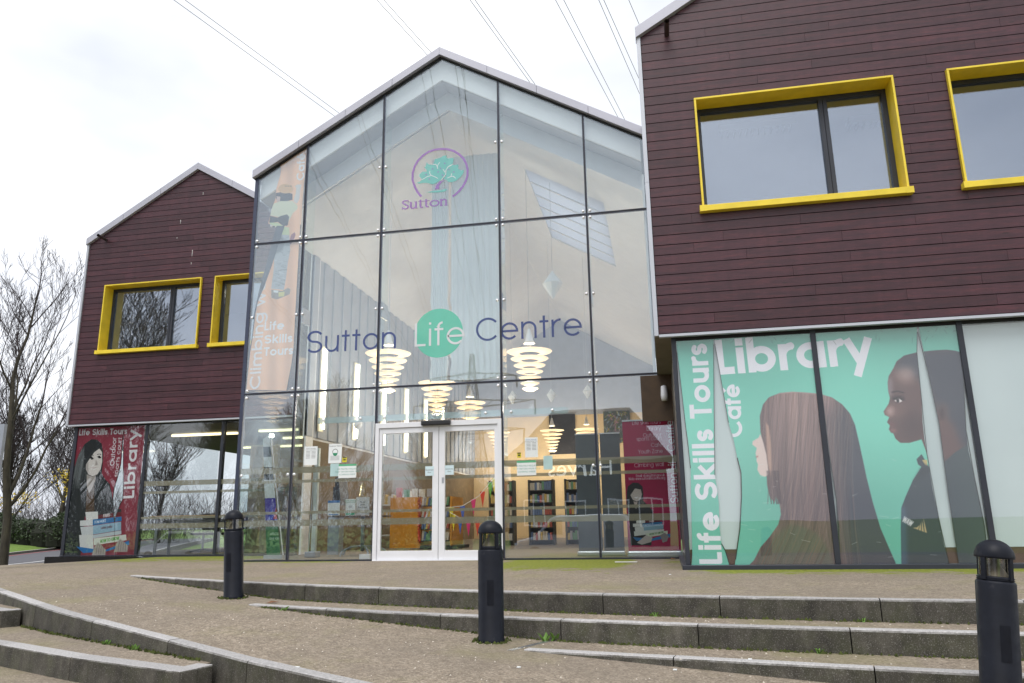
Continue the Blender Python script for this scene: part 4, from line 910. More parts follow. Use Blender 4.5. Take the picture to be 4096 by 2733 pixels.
# wall tubes
for i in range(6):
    y = 16.15+i*1.95; r = thing('tube_light', 'vertical fluorescent tube on the ribbed wall, number %s from the glass' % ['one', 'two', 'three', 'four', 'five', 'six'][i], 'tube light', (-7.55, y, 2.7), 'vertical tubes on the ribbed wall')
    r['label'] = ['nearest', 'second nearest', 'third nearest', 'fourth nearest', 'fifth nearest', 'farthest'][i]+' vertical fluorescent tube along the ribbed left wall of the hall'
    obj('tube', MB().tube((-7.54, y, 2.75), (-7.54, y, 4.65), .028, n=10), TUBE, r, True); obj('backplate', MB().box(-7.635, -7.60, y-.12, y+.12, 2.7, 4.7), plain('tube_backplate', (.75, .70, .55), .5), r)
# hanging white sheets
SHEET = plain('white_fabric', (.84, .87, .88), .8, 0, .02)
for i, (u0, u1) in enumerate(((-4.53, -4.16), (-4.10, -3.07))):
    mb = MB(); nx = 24; zt, zb_ = 8.35, 3.42; Z = lins(zb_, zt, 26)
    for a in range(nx+1):
        x = u0+(u1-u0)*a/nx
        for z in Z: mb.v.append((x+(.03*((int((z-zb_)*5) % 2)-.5) if (a in (0, nx) and z < 5.2) else 0), 14.6+.018*math.sin(a*1.9), z))
    n = len(Z); mb.f = [(p*n+q, (p+1)*n+q, (p+1)*n+q+1, p*n+q+1) for p in range(nx) for q in range(n-1)]
    top(mb, 'hanging_sheet', SHEET, ['narrow white fabric sheet hanging high in the hall, left of the gap', 'wide white fabric sheet hanging high in the hall behind the green disc'][i], 'fabric')
# ring pendants
RING = m_emit('lit_ring', (1, .80, .54), .52); RINGIN = m_emit('lit_ring_core', (1, .84, .55), 4.0)  # rings are reflectors; the lamplight on them is put in as emission
def pendant(x, y, z, label, group='ring pendants in the hall'):
    r = thing('pendant_lamp', label, 'pendant lamp', (x, y, z), group); n = 28
    rr = .475; zz = z
    for k in range(7):
        h_ = .04; a = rr; b = rr*.47
        obj('ring', MB().lathe([(a, zz), (b, zz-.035), (b, zz-.05), (a*.97, zz-.012), (a, zz)], x, y, 0, n), RING, r, True)
        rr *= .84; zz -= .15-.008*k
    obj('cone', MB().lathe([(.012, z+.50), (.03, z+.47), (.085, z+.25), (.13, z+.17), (.12, z+.17), (.075, z+.25), (.02, z+.45)], x, y, 0, 18), WHITE, r, True)
    obj('bulb', MB().lathe([(0, z+.16), (.10, z+.175), (.11, z+.19), (0, z+.24)], x, y, 0, 16), RINGIN, r, True)
    mb = MB().tube((x, y, z+.5), (x, y, zin(x)), .006, n=5)
    for q in range(3): a = q*2.094; mb.tube((x+.11*math.cos(a), y+.11*math.sin(a), z+.2), (x+.2*math.cos(a), y+.2*math.sin(a), zz+.15), .003, n=4)
    obj('wires', mb, STEEL, r)
    ld = bpy.data.lights.new('pendant_light', 'POINT'); ld.energy = 60; ld.color = (1, .88, .72); ld.shadow_soft_size = .05
    lo = bpy.data.objects.new('pendant_light', ld); COL.objects.link(lo); lo.parent = r; lo.location = (0, 0, -.62-.55)
for x, y, lb in ((-5.5, 14.75, 'ring pendant lamp behind the letter n of Sutton'), (-5.5, 18.3, 'ring pendant lamp partly hidden by the transom below the green disc'), (-5.5, 21.7, 'smaller ring pendant lamp just above the right door leaf'), (-2.6, 15.35, 'large ring pendant lamp below the letters n and t of Centre'), (-6.3, 29.4, 'far ring pendant lamp beside the right door jamb'), (-4.15, 29.4, 'far ring pendant lamp in front of the dark painting'), (-2.8, 29.4, 'far ring pendant lamp above the grey pull-up banners')):
    pendant(x, y, 4.1, lb)
# diamond-shaped hanging lanterns
for i, (px, py, Y) in enumerate(((2050, 1588, 20), (2205, 1580, 20), (2350, 1565, 20), (2210, 1135, 15.4))):
    x, z = at(px, py, Y); r = thing('paper_lantern', ['small white diamond lantern nearest the door', 'small white diamond lantern in the middle, over the notice', 'small white diamond lantern beside the right mullion', 'large white diamond lantern hanging high over the word Centre'][i], 'lantern', (x, Y, z)); s = .13 if i < 3 else .22
    obj('shade', MB().lathe([(.01, z+s*1.3), (s, z), (.02, z-s*1.5), (0, z-s*1.5)], x, Y, 0, 8), SHEET, r); obj('cord', MB().tube((x, Y, z+s*1.3), (x, Y, zin(x)), .005, n=5), STEEL, r)
cc = thing('security_camera', 'white dome security camera on the ribbed wall of the hall', 'camera', (-7.4, 17.6, 3.0)); obj('arm', MB().tube((-7.62, 17.6, 3.1), (-7.3, 17.6, 3.1), .03), WHITE, cc); obj('housing', MB().lathe([(0, 3.12), (.09, 3.1), (.1, 3.0), (.06, 2.93), (0, 2.9)], -7.3, 17.6, 0, 16), WHITE, cc, True)
# paintings on the far wall
def painting(label, x0, x1, z0, z1, y, cols, seed):
    c = Canvas(x0, x1, z0, z1, 90, cols[0]); c.rs = np.random.RandomState(seed)
    for _ in range(170):
        u, v = c.rs.uniform(x0, x1), c.rs.uniform(z0, z1); a = c.rs.uniform(0, 6.3); l = c.rs.uniform(.05, .3); c.line([(u, v), (u+l*math.cos(a), v+l*math.sin(a))], c.rs.uniform(.015, .06), cols[c.rs.randint(1, len(cols))], c.rs.uniform(.2, .8))
    c.material('painting_%d' % seed, .5); r = thing('painting', label, 'painting', ((x0+x1)/2, y, z0)); c.sheet('canvas', [(x0, z0), (x1, z0), (x1, z1), (x0, z1)], y-.03, r)
    obj('stretcher', MB().box(x0, x1, y-.029, y, z0, z1), DARK, r)
x0, z1 = at(2195, 1660, 30.9); x1, z0 = at(2305, 1815, 30.9); painting('large dark painting on the cream far wall behind the pendants', x0, x1, z0, z1, 30.95, [(26, 24, 26), (40, 36, 38), (20, 20, 22), (60, 50, 48)], 1)
x0, z1 = at(2412, 1646, 30.9); x1, z0 = at(2525, 1770, 30.9); painting('bright abstract painting on the far wall above the maroon banner', x0, x1, z0, z1, 30.95, [(70, 80, 84), (190, 170, 60), (150, 170, 190), (40, 70, 60), (170, 120, 140), (30, 34, 40)], 2)
# dark television
x0, z1 = at(1410, 1900, 24); x1, z0 = at(1480, 1965, 24); tv = thing('television', 'black flat television on the wall behind the reception table', 'television', ((x0+x1)/2, 24, z0)); obj('screen', MB().box(x0, x1, 23.95, 24, z0, z1), plain('black_screen', (.008, .008, .01), .2), tv); obj('stand', MB().box((x0+x1)/2-.05, (x0+x1)/2+.05, 24.0, 24.3, .01, z1), DARK, tv)
# orange book display
ORG = plain('orange_laminate', (.62, .27, .02), .5, 0, .08)
bx = thing('book_display', 'orange library book display seen through the left door leaf', 'bookcase', (-6.1, 18.6, 0))
obj('side', MB().box(-6.72, -5.98, 18.42, 18.46, .05, 1.27), ORG, bx); obj('side', MB().box(-5.98, -5.94, 18.42, 19.6, .05, 1.27), ORG, bx)
obj('back', MB().box(-5.2, -5.16, 18.5, 19.6, .05, 1.27), ORG, bx); obj('base', MB().box(-5.93, -5.0, 18.4, 19.6, .02, .1), DARK, bx)
BC = [plain('book_%d' % i, c, .5) for i, c in enumerate(((.45, .10, .07), (.10, .16, .32), (.55, .50, .42), (.12, .28, .16), (.6, .42, .12), (.35, .33, .35), (.62, .6, .58)))]
for s in range(4):
    z = .22+s*.28; obj('shelf', MB().box(-5.93, -5.22, 18.44, 18.86, z-.02, z), DARK, bx)
    for k in range(13):
        x = -5.92+k*.053; h_ = R_.uniform(.17, .23); top(MB().prism([(x, z+.001), (x+.045, z+.001), (x+.045+.03, z+h_), (x+.03, z+h_)], 18.46, 18.6), 'book', BC[R_.randrange(7)], 'small book leaning on the shelves of the orange book display', 'book', 'books in the orange display')
for k in range(6):
    x = -6.6+k*.2; top(MB().box(x, x+.15, 18.5, 18.53, 1.275, 1.275+R_.uniform(.16, .24)), 'book', BC[(k*3) % 7], 'book standing face-out on top of the orange display', 'book', 'face-out books on the orange display')
TIN = plain('red_tinsel', (.5, .02, .03), .25, .6)
mb = MB()
for k in range(260):
    z = 1.25-k*.0042; a = R_.uniform(0, 6.3); p = (-5.955+.02*math.sin(k*.3), 18.41, z); mb.tube(p, (p[0]+.045*math.cos(a), p[1]-.02, p[2]+.045*math.sin(a)), .004, n=3, cap=False)
top(mb, 'tinsel', TIN, 'strand of red tinsel down the edge of the orange book display', 'tinsel')
# long shelves with pale spines at the back left
sh_ = thing('bookcase', 'low white bookcase with rows of pale spines behind the reception table', 'bookcase', (-7.0, 20, 0))
for z in (.35, .75, 1.15): obj('shelf', MB().box(-7.6, -6.8, 19.9, 20.6, z-.03, z), WHITE, sh_)
obj('side', MB().box(-6.8, -6.77, 19.9, 20.6, .02, 1.5), WHITE, sh_)
for z in (.751, 1.151):
    for k in range(16):
        x = -7.58+k*.048; top(MB().box(x, x+.042, 19.92, 20.1, z, z+R_.uniform(.2, .27)), 'book', BC[(2, 4, 6, 4, 2)[R_.randrange(5)]], 'pale spine on the low white bookcase behind the reception table', 'book', 'books on the low white bookcase')
# reception table with its things
RT = thing('round_table', 'round brown reception table on a grey splayed pedestal behind the glass', 'table', (-6.05, 15.0, 0))
obj('tabletop', MB().lathe([(0, .80), (.56, .80), (.57, .785), (.56, .77), (0, .77)], -6.05, 15, 0, 32), plain('brown_top', (.10, .055, .03), .4), RT, True); obj('stem', MB().tube((-6.05, 15, .1), (-6.05, 15, .77), .04, n=12), LEG, RT, True)
for q in range(5):
    a = q*1.257+.3; obj('foot', MB().path([(-6.05, 15, .2), (-6.05+.25*math.cos(a), 15+.25*math.sin(a), .19), (-6.05+.45*math.cos(a), 15+.45*math.sin(a), .12), (-6.05+.5*math.cos(a), 15+.5*math.sin(a), .02)], .02, 8), LEG, RT, True)
PAPER = plain('white_paper', (.80, .83, .83), .7, 0, .02)
def text3(txt, size, x, z, y, mat, parent, align='CENTER', name='lettering'):
    cu = bpy.data.curves.new(name, 'FONT'); cu.body = txt; cu.size = size; cu.align_x = align; cu.space_line = .95
    to = bpy.data.objects.new(name, cu); COL.objects.link(to); bpy.context.view_layer.update()
    me = bpy.data.meshes.new_from_object(to.evaluated_get(bpy.context.evaluated_depsgraph_get())); COL.objects.unlink(to); bpy.data.objects.remove(to)
    me.materials.clear(); me.materials.append(mat)
    for v in me.vertices: v.co = (x+v.co.x, y, z+v.co.y)
    return obj(name, me, None, parent)
INK = plain('black_ink', (.02, .02, .02), .7); GINK = plain('green_ink', (.03, .28, .14), .7); TEALI = plain('teal_ink', (.10, .32, .26), .7); BLUEI = plain('blue_ink', (.04, .16, .42), .7)
def sign(label, px0, py0, px1, py1, Y, parts, th=.003, mat=None, cat='notice'):
    x0, z1 = at(px0, py0, Y); x1, z0 = at(px1, py1, Y); r = thing('paper_notice', label, cat, ((x0+x1)/2, Y, z0)); obj('sheet', MB().box(x0, x1, Y, Y+th, z0, z1), mat or PAPER, r); W_, H_ = x1-x0, z1-z0
    for kind, a in parts:
        if kind == 't': txt, sz, u, v, mt = a; text3(txt, sz*H_, x0+u*W_, z0+v*H_, Y-.001, mt, r)
        else: u0, u1, v0, v1, mt = a; obj('print', MB().box(x0+u0*W_, x0+u1*W_, Y-.0012, Y-.0002, z0+v0*H_, z0+v1*H_), mt, r)
    return r
YN = YC-.006
lines = [('r', (.12, .45, .72-.07*k, .735-.07*k, INK)) for k in range(6)]+[('r', (.55, .88, .72-.07*k, .735-.07*k, INK)) for k in range(6)]
sign('white Sutton Libraries opening hours notice on the pane left of the door', 1219, 1787, 1267, 1860, YN, [('t', ('Sutton Libraries', .085, .5, .86, INK)), ('t', ('Christmas Opening Hours', .06, .5, .79, INK))]+lines)
sign('white Sutton Libraries opening hours notice on the pane right of the door', 2099, 1751, 2152, 1829, YN, [('t', ('Sutton Libraries', .085, .5, .86, BLUEI)), ('t', ('Christmas Opening Hours', .06, .5, .79, INK))]+lines)
cn = sign('white Customer Notice showing a face in a green mask', 1316, 1777, 1365, 1852, YN, [('t', ('Customer Notice', .10, .5, .86, INK))]+[('r', (.15, .85, .36-.05*k, .37-.05*k, INK)) for k in range(5)])
x, z = at(1341, 1808, YN); mb = MB(); ribbon(mb, arc(x, z, .05, -20, 200, 14), .008, lambda a, b: (a, YN-.0015, b)); obj('print', mb, INK, cn); obj('print', MB().flat([(x-.05, z-.02), (x+.05, z-.02), (x+.035, z-.06), (x, z-.075), (x-.035, z-.06)], YN-.0017), GINK, cn)
for lb, a in (('white face covering request with a green header on the pane left of the door', (1355, 1858, 1424, 1911)), ('white face covering request with a green header on the pane right of the door', (2067, 1844, 2145, 1901))):
    sign(lb, *a, YN-.004, [('r', (0, 1, .86, 1, plain('green_header', (.10, .42, .22), .6))), ('t', ('WE POLITELY REQUEST', .15, .5, .60, TEALI)), ('t', ('THAT VISITORS WEAR FACE', .15, .5, .40, TEALI)), ('t', ('COVERING INSIDE', .15, .5, .20, TEALI))])
PB = plain('blue_back_of_paper', (.45, .62, .62), .7)
sign('blank blue-grey back of a notice left of the door', 1322, 1855, 1354, 1905, YN+.002, [], mat=PB); sign('blank blue-grey back of a notice right of the door', 2173, 1824, 2211, 1878, YN+.002, [], mat=PB)
YT = plain('yellow_tag_print', (.62, .55, .03), .6)
for lb, a in (('small yellow warning sticker beside the Customer Notice', (1370, 1829, 1386, 1849)), ('small yellow warning sticker on the pane right of the door', (2068, 1811, 2085, 1831))):
    sign(lb, *a, YN, [('r', (.1, .9, .78, .98, INK)), ('r', (.2, .8, .35, .6, INK))], mat=YT, cat='sticker')
for lb, a in (('pale Automatic door sign on the left door leaf', (1701, 1866, 1735, 1903)), ('pale Automatic door sign on the right door leaf', (1780, 1862, 1815, 1899))):
    sign(lb, *a, YC-.014, [('t', ('Automatic', .21, .5, .55, INK)), ('t', ('door', .21, .5, .30, INK))], mat=plain('pale_blue_card', (.62, .76, .80), .6))
sign('white hand sanitiser sign with a green foot on the reception table', 1383, 1997, 1420, 2062, 14.85, [('t', ('PLEASE SANITISE', .11, .5, .86, GINK)), ('t', ('YOUR HANDS', .11, .5, .76, GINK)), ('r', (.04, .96, .02, .17, GINK)), ('r', (.35, .65, .45, .6, STEEL))], .01)
sign('white card with a blue header propped on the reception table', 1312, 2003, 1358, 2062, 14.83, [('r', (0, 1, .84, 1, BLUEI)), ('r', (.1, .9, .03, .1, BLUEI))], .01)
sign('grey Please place Returned sign on the reception table', 1425, 1990, 1476, 2062, 14.9, [('t', ('Please', .13, .5, .70, INK)), ('t', ('place', .13, .5, .56, INK)), ('t', ('Returned', .14, .5, .40, INK))], .01, plain('grey_card', (.55, .56, .56), .7))
mo = thing('monitor', 'black computer monitor seen edge-on behind the reception table', 'monitor', (-6.35, 15.6, .9)); x, z = at(1370, 1965, 15.6)
obj('screen', MB().prism([(x-.10, z-.28), (x+.02, z-.30), (x-.06, z+.3), (x-.14, z+.28)], 15.5, 15.95), DARK, mo); obj('stand', MB().box(x-.25, x-.18, 15.68, 15.76, .8, z+.1), DARK, mo); obj('foot', MB().box(x-.3, x-.05, 15.6, 15.85, .01, .80), LEG, mo)
mb = MB()
x, z = at(1452, 1965, 15.3)
for k in range(220):
    a = R_.uniform(0, 6.3); q = R_.random(); rr = .085*(1-q)+.01; p = (x+rr*math.cos(a)*.6, 15.3+rr*math.sin(a)*.6, z-.17+.34*q); mb.tube(p, (p[0]+.04*math.cos(a), p[1]+.04*math.sin(a), p[2]-.02), .004, n=3, cap=False)
mb.tube((x, 15.3, .8), (x, 15.3, z+.18), .008, n=6); top(mb, 'tinsel_tree', plain('gold_tinsel', (.55, .48, .3), .25, .7), 'small gold tinsel tree behind the Returned sign', 'tinsel tree')
ps = thing('sanitiser_post', 'tall pale post on a grey foot just behind the glass left of the door', 'post', (-6.55, 14.2, 0)); x, _ = at(1262, 2000, 14.2)
obj('post', MB().box(x-.045, x+.045, 14.17, 14.25, .08, 2.12), plain('pale_plastic', (.55, .6, .58), .4), ps, bevel=.01); obj('foot', MB().box(x-.13, x+.09, 14.08, 14.34, .02, .13), LEG, ps, bevel=.02); obj('rod', MB().tube((x-.10, 14.2, .1), (x-.06, 14.2, 1.7), .012), STEEL, ps)
bxx, bz = at(1462, 2238, 13.4); top(MB().box(bxx-.1, bxx+.1, 13.35, 13.5, .012, .10), 'junction_box', WHITE, 'small white box on the floor left of the door', 'box')
# grey pull-up banners seen from behind, maroon banner, slanted feather banner
GB = plain('grey_banner_back', (.085, .10, .115), .6)
for i, (x0, x1) in enumerate(((-1.55, -1.13), (-1.10, -.74))):
    r = thing('pull_up_banner', ['grey back of a pull-up banner left of the right-hand mullion', 'grey back of a pull-up banner right of the right-hand mullion'][i], 'banner', ((x0+x1)/2, 14, 0))
    obj('panel', MB().box(x0, x1, 13.98, 13.984, .1, 2.16), GB, r); obj('top_rail', MB().box(x0-.005, x1+.005, 13.97, 13.995, 2.16, 2.185), STEEL, r); obj('base', MB().box(x0-.02, x1+.02, 13.9, 14.08, .012, .1), STEEL, r, bevel=.02); obj('pole', MB().tube((x0+.2, 14.01, .1), (x0+.2, 14.01, 2.16), .012), STEEL, r)
YB = 13.32
B4 = lambda u, v: at(1900+u/1.844, 1450+v/1.844, YB)
cb = Canvas(-.68, .25, .06, 2.34, 300, (168, 10, 72))
WB = (228, 222, 226)
for tx, a, b, xh, wd in (('Life skills tours', (1160, 463), (1370, 453), .05, .12), ('Library', (1268, 506), (1372, 500), .05, .12), ('Outdoor', (1240, 553), (1376, 548), .05, .12), ('sports court', (1193, 581), (1378, 573), .05, .12), ('Cafe', (1300, 626), (1382, 620), .05, .12), ('Youth Zone', (1205, 675), (1385, 668), .05, .12), ('Meeting rooms', (1147, 725), (1390, 716), .05, .12), ('Climbing wall', (1176, 775), (1393, 765), .05, .12), ('Tel: 020 8296 1287', (1243, 823), (1398, 815), .033, .16), ('Email: slc@sutton.gov.uk', (1188, 848), (1400, 840), .033, .16), ('Web: www.suttonlifecentre.org', (1133, 870), (1402, 862), .033, .16)):
    cb.text(tx, B4(*a), B4(*b), xh, wd, WB)
cb.text('Sutton Life Centre', B4(1502, 1035), B4(1462, 428), .10, .2, WB)
mk = cb.poly([B4(*p) for p in [(1120, 960), (1128, 915), (1165, 888), (1205, 890), (1235, 915), (1242, 970), (1240, 1020), (1270, 1050), (1310, 1090), (1320, 1180), (1300, 1350), (1150, 1350), (1138, 1150), (1118, 1040)]], (36, 34, 38))
cb.poly([B4(*p) for p in [(1150, 960), (1180, 925), (1222, 935), (1232, 975), (1222, 1010), (1195, 1028), (1165, 1015), (1148, 985)]], (205, 190, 184)); cb.poly([B4(*p) for p in [(1140, 915), (1200, 895), (1236, 930), (1215, 938), (1180, 930), (1150, 975)]], (40, 36, 38))
cb.poly([B4(1172, 996), B4(1206, 992), B4(1190, 1006)], (245, 240, 240)); cb.poly([B4(*p) for p in [(1168, 1025), (1200, 1030), (1188, 1085)]], (190, 172, 166))
for pp, col in (([(1190, 1160), (1255, 1158), (1255, 1185), (1190, 1188)], (228, 226, 222)), ([(1255, 1165), (1366, 1158), (1366, 1182), (1255, 1188)], (96, 36, 44)), ([(1165, 1190), (1235, 1188), (1235, 1212), (1165, 1214)], (226, 224, 222)), ([(1235, 1188), (1382, 1174), (1382, 1198), (1235, 1212)], (50, 110, 160)), ([(1178, 1215), (1245, 1212), (1245, 1245), (1182, 1246)], (220, 220, 218)), ([(1245, 1212), (1390, 1196), (1390, 1228), (1245, 1246)], (140, 176, 196)), ([(1172, 1247), (1395, 1230), (1395, 1255), (1175, 1282)], (216, 218, 214)), ([(1260, 1262), (1420, 1242), (1422, 1268), (1262, 1292)], (214, 220, 200)), ([(1165, 1290), (1300, 1300), (1440, 1262), (1440, 1290), (1290, 1320), (1190, 1316)], (50, 120, 180)), ([(1195, 1330), (1260, 1275), (1310, 1290), (1300, 1325), (1230, 1345)], (196, 184, 178)), ([(1365, 1275), (1400, 1255), (1430, 1285), (1415, 1320), (1385, 1330)], (150, 140, 140))): cb.poly([B4(*p) for p in pp], col)
cb.text('HOW TO GROW', B4(1288, 1276), B4(1392, 1258), .022, .24, (60, 110, 60)); cb.text('PARIS', B4(1286, 1180), B4(1322, 1176), .02, .26, (235, 235, 235)); cb.text('TOM HOLT', B4(1240, 1206), B4(1300, 1200), .018, .24, (230, 235, 240))
cb.grain(.01); cb.material('maroon_banner_print', .45)
r = thing('pull_up_banner', 'maroon pull-up banner listing activities behind the right end of the hall glass', 'banner', (-.2, YB, 0))
cb.sheet('panel', [(-.645, .12), (.225, .12), (.225, 2.29), (-.645, 2.29)], YB, r); obj('top_rail', MB().box(-.65, .23, YB-.012, YB+.012, 2.29, 2.315), STEEL, r); obj('base', MB().box(-.66, .235, YB-.09, YB+.09, .012, .12), STEEL, r, bevel=.025)
FB = lambda u, v: at(900+u/3.4846, 1950+v/3.4846, 13.9)
cf = Canvas(-8.0, -6.9, 0, 2.6, 160, (70, 120, 84))
for z0, z1, col in ((1.15, 2.4, (205, 212, 210)), (1.5, 1.75, (40, 48, 46)), (1.95, 2.15, (60, 70, 64)), (.85, 1.15, (70, 60, 150)), (.62, .85, (70, 70, 160))): cf.poly([(-8, z0), (-6.9, z0), (-6.9, z1), (-8, z1)], col)
for i, col in enumerate(((60, 80, 180), (170, 40, 50), (215, 200, 40))): cf.poly([(-7.55+i*.1, .75), (-7.46+i*.1, .75), (-7.5+i*.1, 1.02)], col)
cf.text('DISCOVER', (-7.5, .45), (-7.2, .45), .035, .2, (225, 235, 225)); cf.text('LIFE CENTRE', (-7.5, .37), (-7.2, .37), .03, .2, (225, 235, 225)); cf.material('green_banner_print', .5)
r = thing('pull_up_banner', 'slanting green and white pull-up banner behind the leftmost pane of the hall', 'banner', (-7.3, 13.9, 0))
p = [at(1066, 2220, 13.9), at(1122, 2223, 13.9), at(1078, 1738, 13.9), at(1052, 1757, 13.9)]; cf.x0, cf.x1 = -8.0, -6.9
cf.sheet('panel', p, 13.9, r); x0, _ = at(1062, 2230, 13.9); x1, _ = at(1136, 2232, 13.9); obj('base', MB().box(x0, x1, 13.82, 13.98, .012, .08), plain('grey_base', (.4, .44, .46), .4), r); obj('pole', MB().tube((x1-.05, 13.95, .08), (p[2][0], 13.95, p[2][1]), .012), WHITE, r)
# bunting
for lb, pts, cols in (('upper string of bright bunting inside the right door leaf', [(1782, 2032), (1850, 2024), (1915, 1985), (1960, 1930), (1985, 1905)], 6), ('lower string of bright bunting inside the right door leaf', [(1800, 2050), (1840, 2072), (1890, 2084), (1950, 2080), (1995, 2085)], 6)):
    q = [at(a, b, 17.0) for a, b in pts]; r = thing('bunting', lb, 'bunting', (q[0][0], 17, q[0][1])); obj('cord', MB().path([(a, 17, b) for a, b in q], .008, 5), SHEET, r)
    for k in range(cols):
        t_ = (k+.5)/cols*(len(q)-1); i = int(t_); f_ = t_-i; x = q[i][0]+(q[i+1][0]-q[i][0])*f_; z = q[i][1]+(q[i+1][1]-q[i][1])*f_; c = ((.75, .62, .03), (.05, .12, .5), (.7, .03, .2), (.72, .06, .03), (.15, .42, .05), (.75, .65, .05))[k]
        obj('pennant', MB().prism([(x-.06, z), (x+.06, z), (x+.005, z-.36)], 16.998, 17.002), plain('pennant_%d' % k, c, .6), r)
# display shelves right of the door
mk_ = plain('dark_shelving', (.05, .045, .04), .6)
for i, x in enumerate((-4.4, -3.3, -2.3)):
    r = thing('spinner_rack', ['tall dark book rack nearest the door frame, inside', 'tall dark book rack in the middle, behind the face covering notice', 'tall dark book rack beside the grey banners'][i], 'book rack', (x, 21, 0)); obj('frame', MB().box(x-.35, x-.31, 20.8, 21.2, .02, 1.75).box(x+.31, x+.35, 20.8, 21.2, .02, 1.75).box(x-.31, x+.31, 21.15, 21.2, .02, 1.75), mk_, r)
    for s in range(5):
        z = .15+s*.33; obj('shelf', MB().box(x-.31, x+.31, 20.82, 21.15, z-.02, z), mk_, r)
        for k in range(9):
            xx = x-.3+k*.066; top(MB().box(xx, xx+.055, 20.85, 21.0, z+.001, z+R_.uniform(.17, .24)), 'book', BC[R_.randrange(7)], ['book on the tall rack nearest the door frame', 'book on the tall rack behind the face covering notice', 'book on the tall rack beside the grey banners'][i], 'book', 'books on rack %s' % 'abc'[i])

# lettering and crest on the glass
YV = YC-.004
NAVY = m_vinyl('navy_vinyl', (.045, .075, .23), .95); TEAL = m_vinyl('teal_vinyl', (.13, .56, .42), .88); LILAC = m_vinyl('lilac_vinyl', (.30, .17, .46), .93); PTEAL = m_vinyl('pale_teal_vinyl', (.17, .52, .49), .85); CLEARW = m_vinyl('pale_lettering_vinyl', (.72, .73, .76), .93)
def glass_text(txt, p0, p1, xh, w, mat, parent, y, gap=.13):
    x = 0; st, ln = text_strokes(txt, w, gap); ex, ez = (p1[0]-p0[0])/ln, (p1[1]-p0[1])/ln; k = 0
    for ch in txt:
        a, ss = glyph(ch, w); mb = MB()
        for s_ in ss:
            yy = y-.0002*(k % 7); k += 1
            ribbon(mb, [(px+x, py) for px, py in s_], w, lambda u, v: (p0[0]+ex*u, yy, p0[1]+ez*u+xh*v))
        if mb.v: obj('letter', mb, mat, parent)
        x += a+gap
S3 = lambda u, v: at(1180+u/4.0517, 1200+v/4.0517, YV); S4 = lambda u, v: at(1640+u/3.264, 1180+v/3.264, YV)
gt = thing('glass_lettering', 'large dark blue word Sutton on the hall glass, left of the green disc', 'lettering', (-6, YV, 4.2)); glass_text('Sutton', S3(188, 868), S3(1632, 781), .318, .125, NAVY, gt, YV, .17)
gt = thing('glass_lettering', 'large dark blue word Centre on the hall glass, right of the green disc', 'lettering', (-2.5, YV, 4.2)); glass_text('Centre', S4(862, 610), S4(2248, 528), .32, .125, NAVY, gt, YV, .17)
gd = thing('glass_disc', 'green disc reading Life in the middle of the hall glass', 'lettering', (-3.9, YV, 4.4)); cx, cz = S4(372, 497)
obj('disc', MB().flat([(cx+.462*math.cos(a*.0873), cz+.462*math.sin(a*.0873)) for a in range(72)], YV+.002), TEAL, gd); glass_text('Life', S4(60, 676), S4(712, 640), .325, .125, CLEARW, gd, YV, .19)
LG = lambda u, v: at(1580+u/5.228, 560+v/5.228, YV)
cr = thing('council_crest', 'lilac ring with a green oak tree and the word Sutton high on the hall glass', 'crest', (-3.9, YV, 6.6))
c0 = LG(940, 770); e1 = LG(1518, 690); rr = math.hypot(e1[0]-c0[0], e1[1]-c0[1])
ring = [LG(550, 1188), LG(470, 1090), LG(405, 960), LG(366, 830), LG(370, 690), LG(408, 560), LG(475, 440), LG(580, 330), LG(700, 250), LG(830, 205), LG(960, 190), LG(1100, 195), LG(1230, 232), LG(1340, 300), LG(1430, 390), LG(1490, 500), LG(1517, 620), LG(1515, 740), LG(1480, 860), LG(1420, 970), LG(1340, 1070), LG(1265, 1140), LG(1203, 1185)]
mb = MB(); ribbon(mb, ring, .043, lambda a, b: (a, YV, b)); obj('ring', mb, LILAC, cr)
leaf1 = [(445, 895), (520, 870), (570, 830), (510, 770), (510, 720), (575, 665), (665, 665), (650, 610), (612, 578), (645, 548), (662, 468), (700, 510), (770, 520), (800, 505), (825, 440), (840, 400), (940, 378), (1000, 335), (1085, 322), (1075, 360), (1100, 390), (1160, 380), (1220, 375), (1225, 420), (1205, 505), (1110, 560), (1060, 640), (1060, 720), (1000, 800), (940, 845), (850, 910), (780, 930), (690, 905), (600, 900), (500, 915)]
leaf2 = [(1075, 690), (1080, 620), (1120, 565), (1205, 520), (1260, 525), (1320, 512), (1330, 550), (1315, 600), (1390, 640), (1440, 620), (1435, 690), (1370, 780), (1270, 860), (1170, 888), (1110, 875), (1070, 830), (1010, 815), (1060, 760)]
obj('foliage', MB().flat([LG(*p) for p in leaf1], YV), PTEAL, cr); obj('foliage', MB().flat([LG(*p) for p in leaf2], YV-.0002), PTEAL, cr)
obj('trunk', MB().flat([LG(*p) for p in [(835, 1040), (850, 960), (955, 850), (960, 870), (1050, 830), (975, 890), (925, 960), (925, 1025), (880, 1028)]], YV-.0004), LILAC, cr)
obj('ground_stroke', MB().flat([LG(*p) for p in [(640, 1104), (760, 1070), (960, 1050), (1070, 1020), (1090, 1045), (1040, 1080), (900, 1100)]], YV), PTEAL, cr)
for u, v in ((785, 607), (1040, 490), (953, 594), (902, 670), (990, 737), (651, 722), (719, 818), (1128, 620), (1231, 670)):
    x, z = LG(u, v); obj('acorn', MB().flat([(x+.015*math.cos(a*.524), z+.015*math.sin(a*.524)) for a in range(12)], YV-.0006), LILAC, cr)
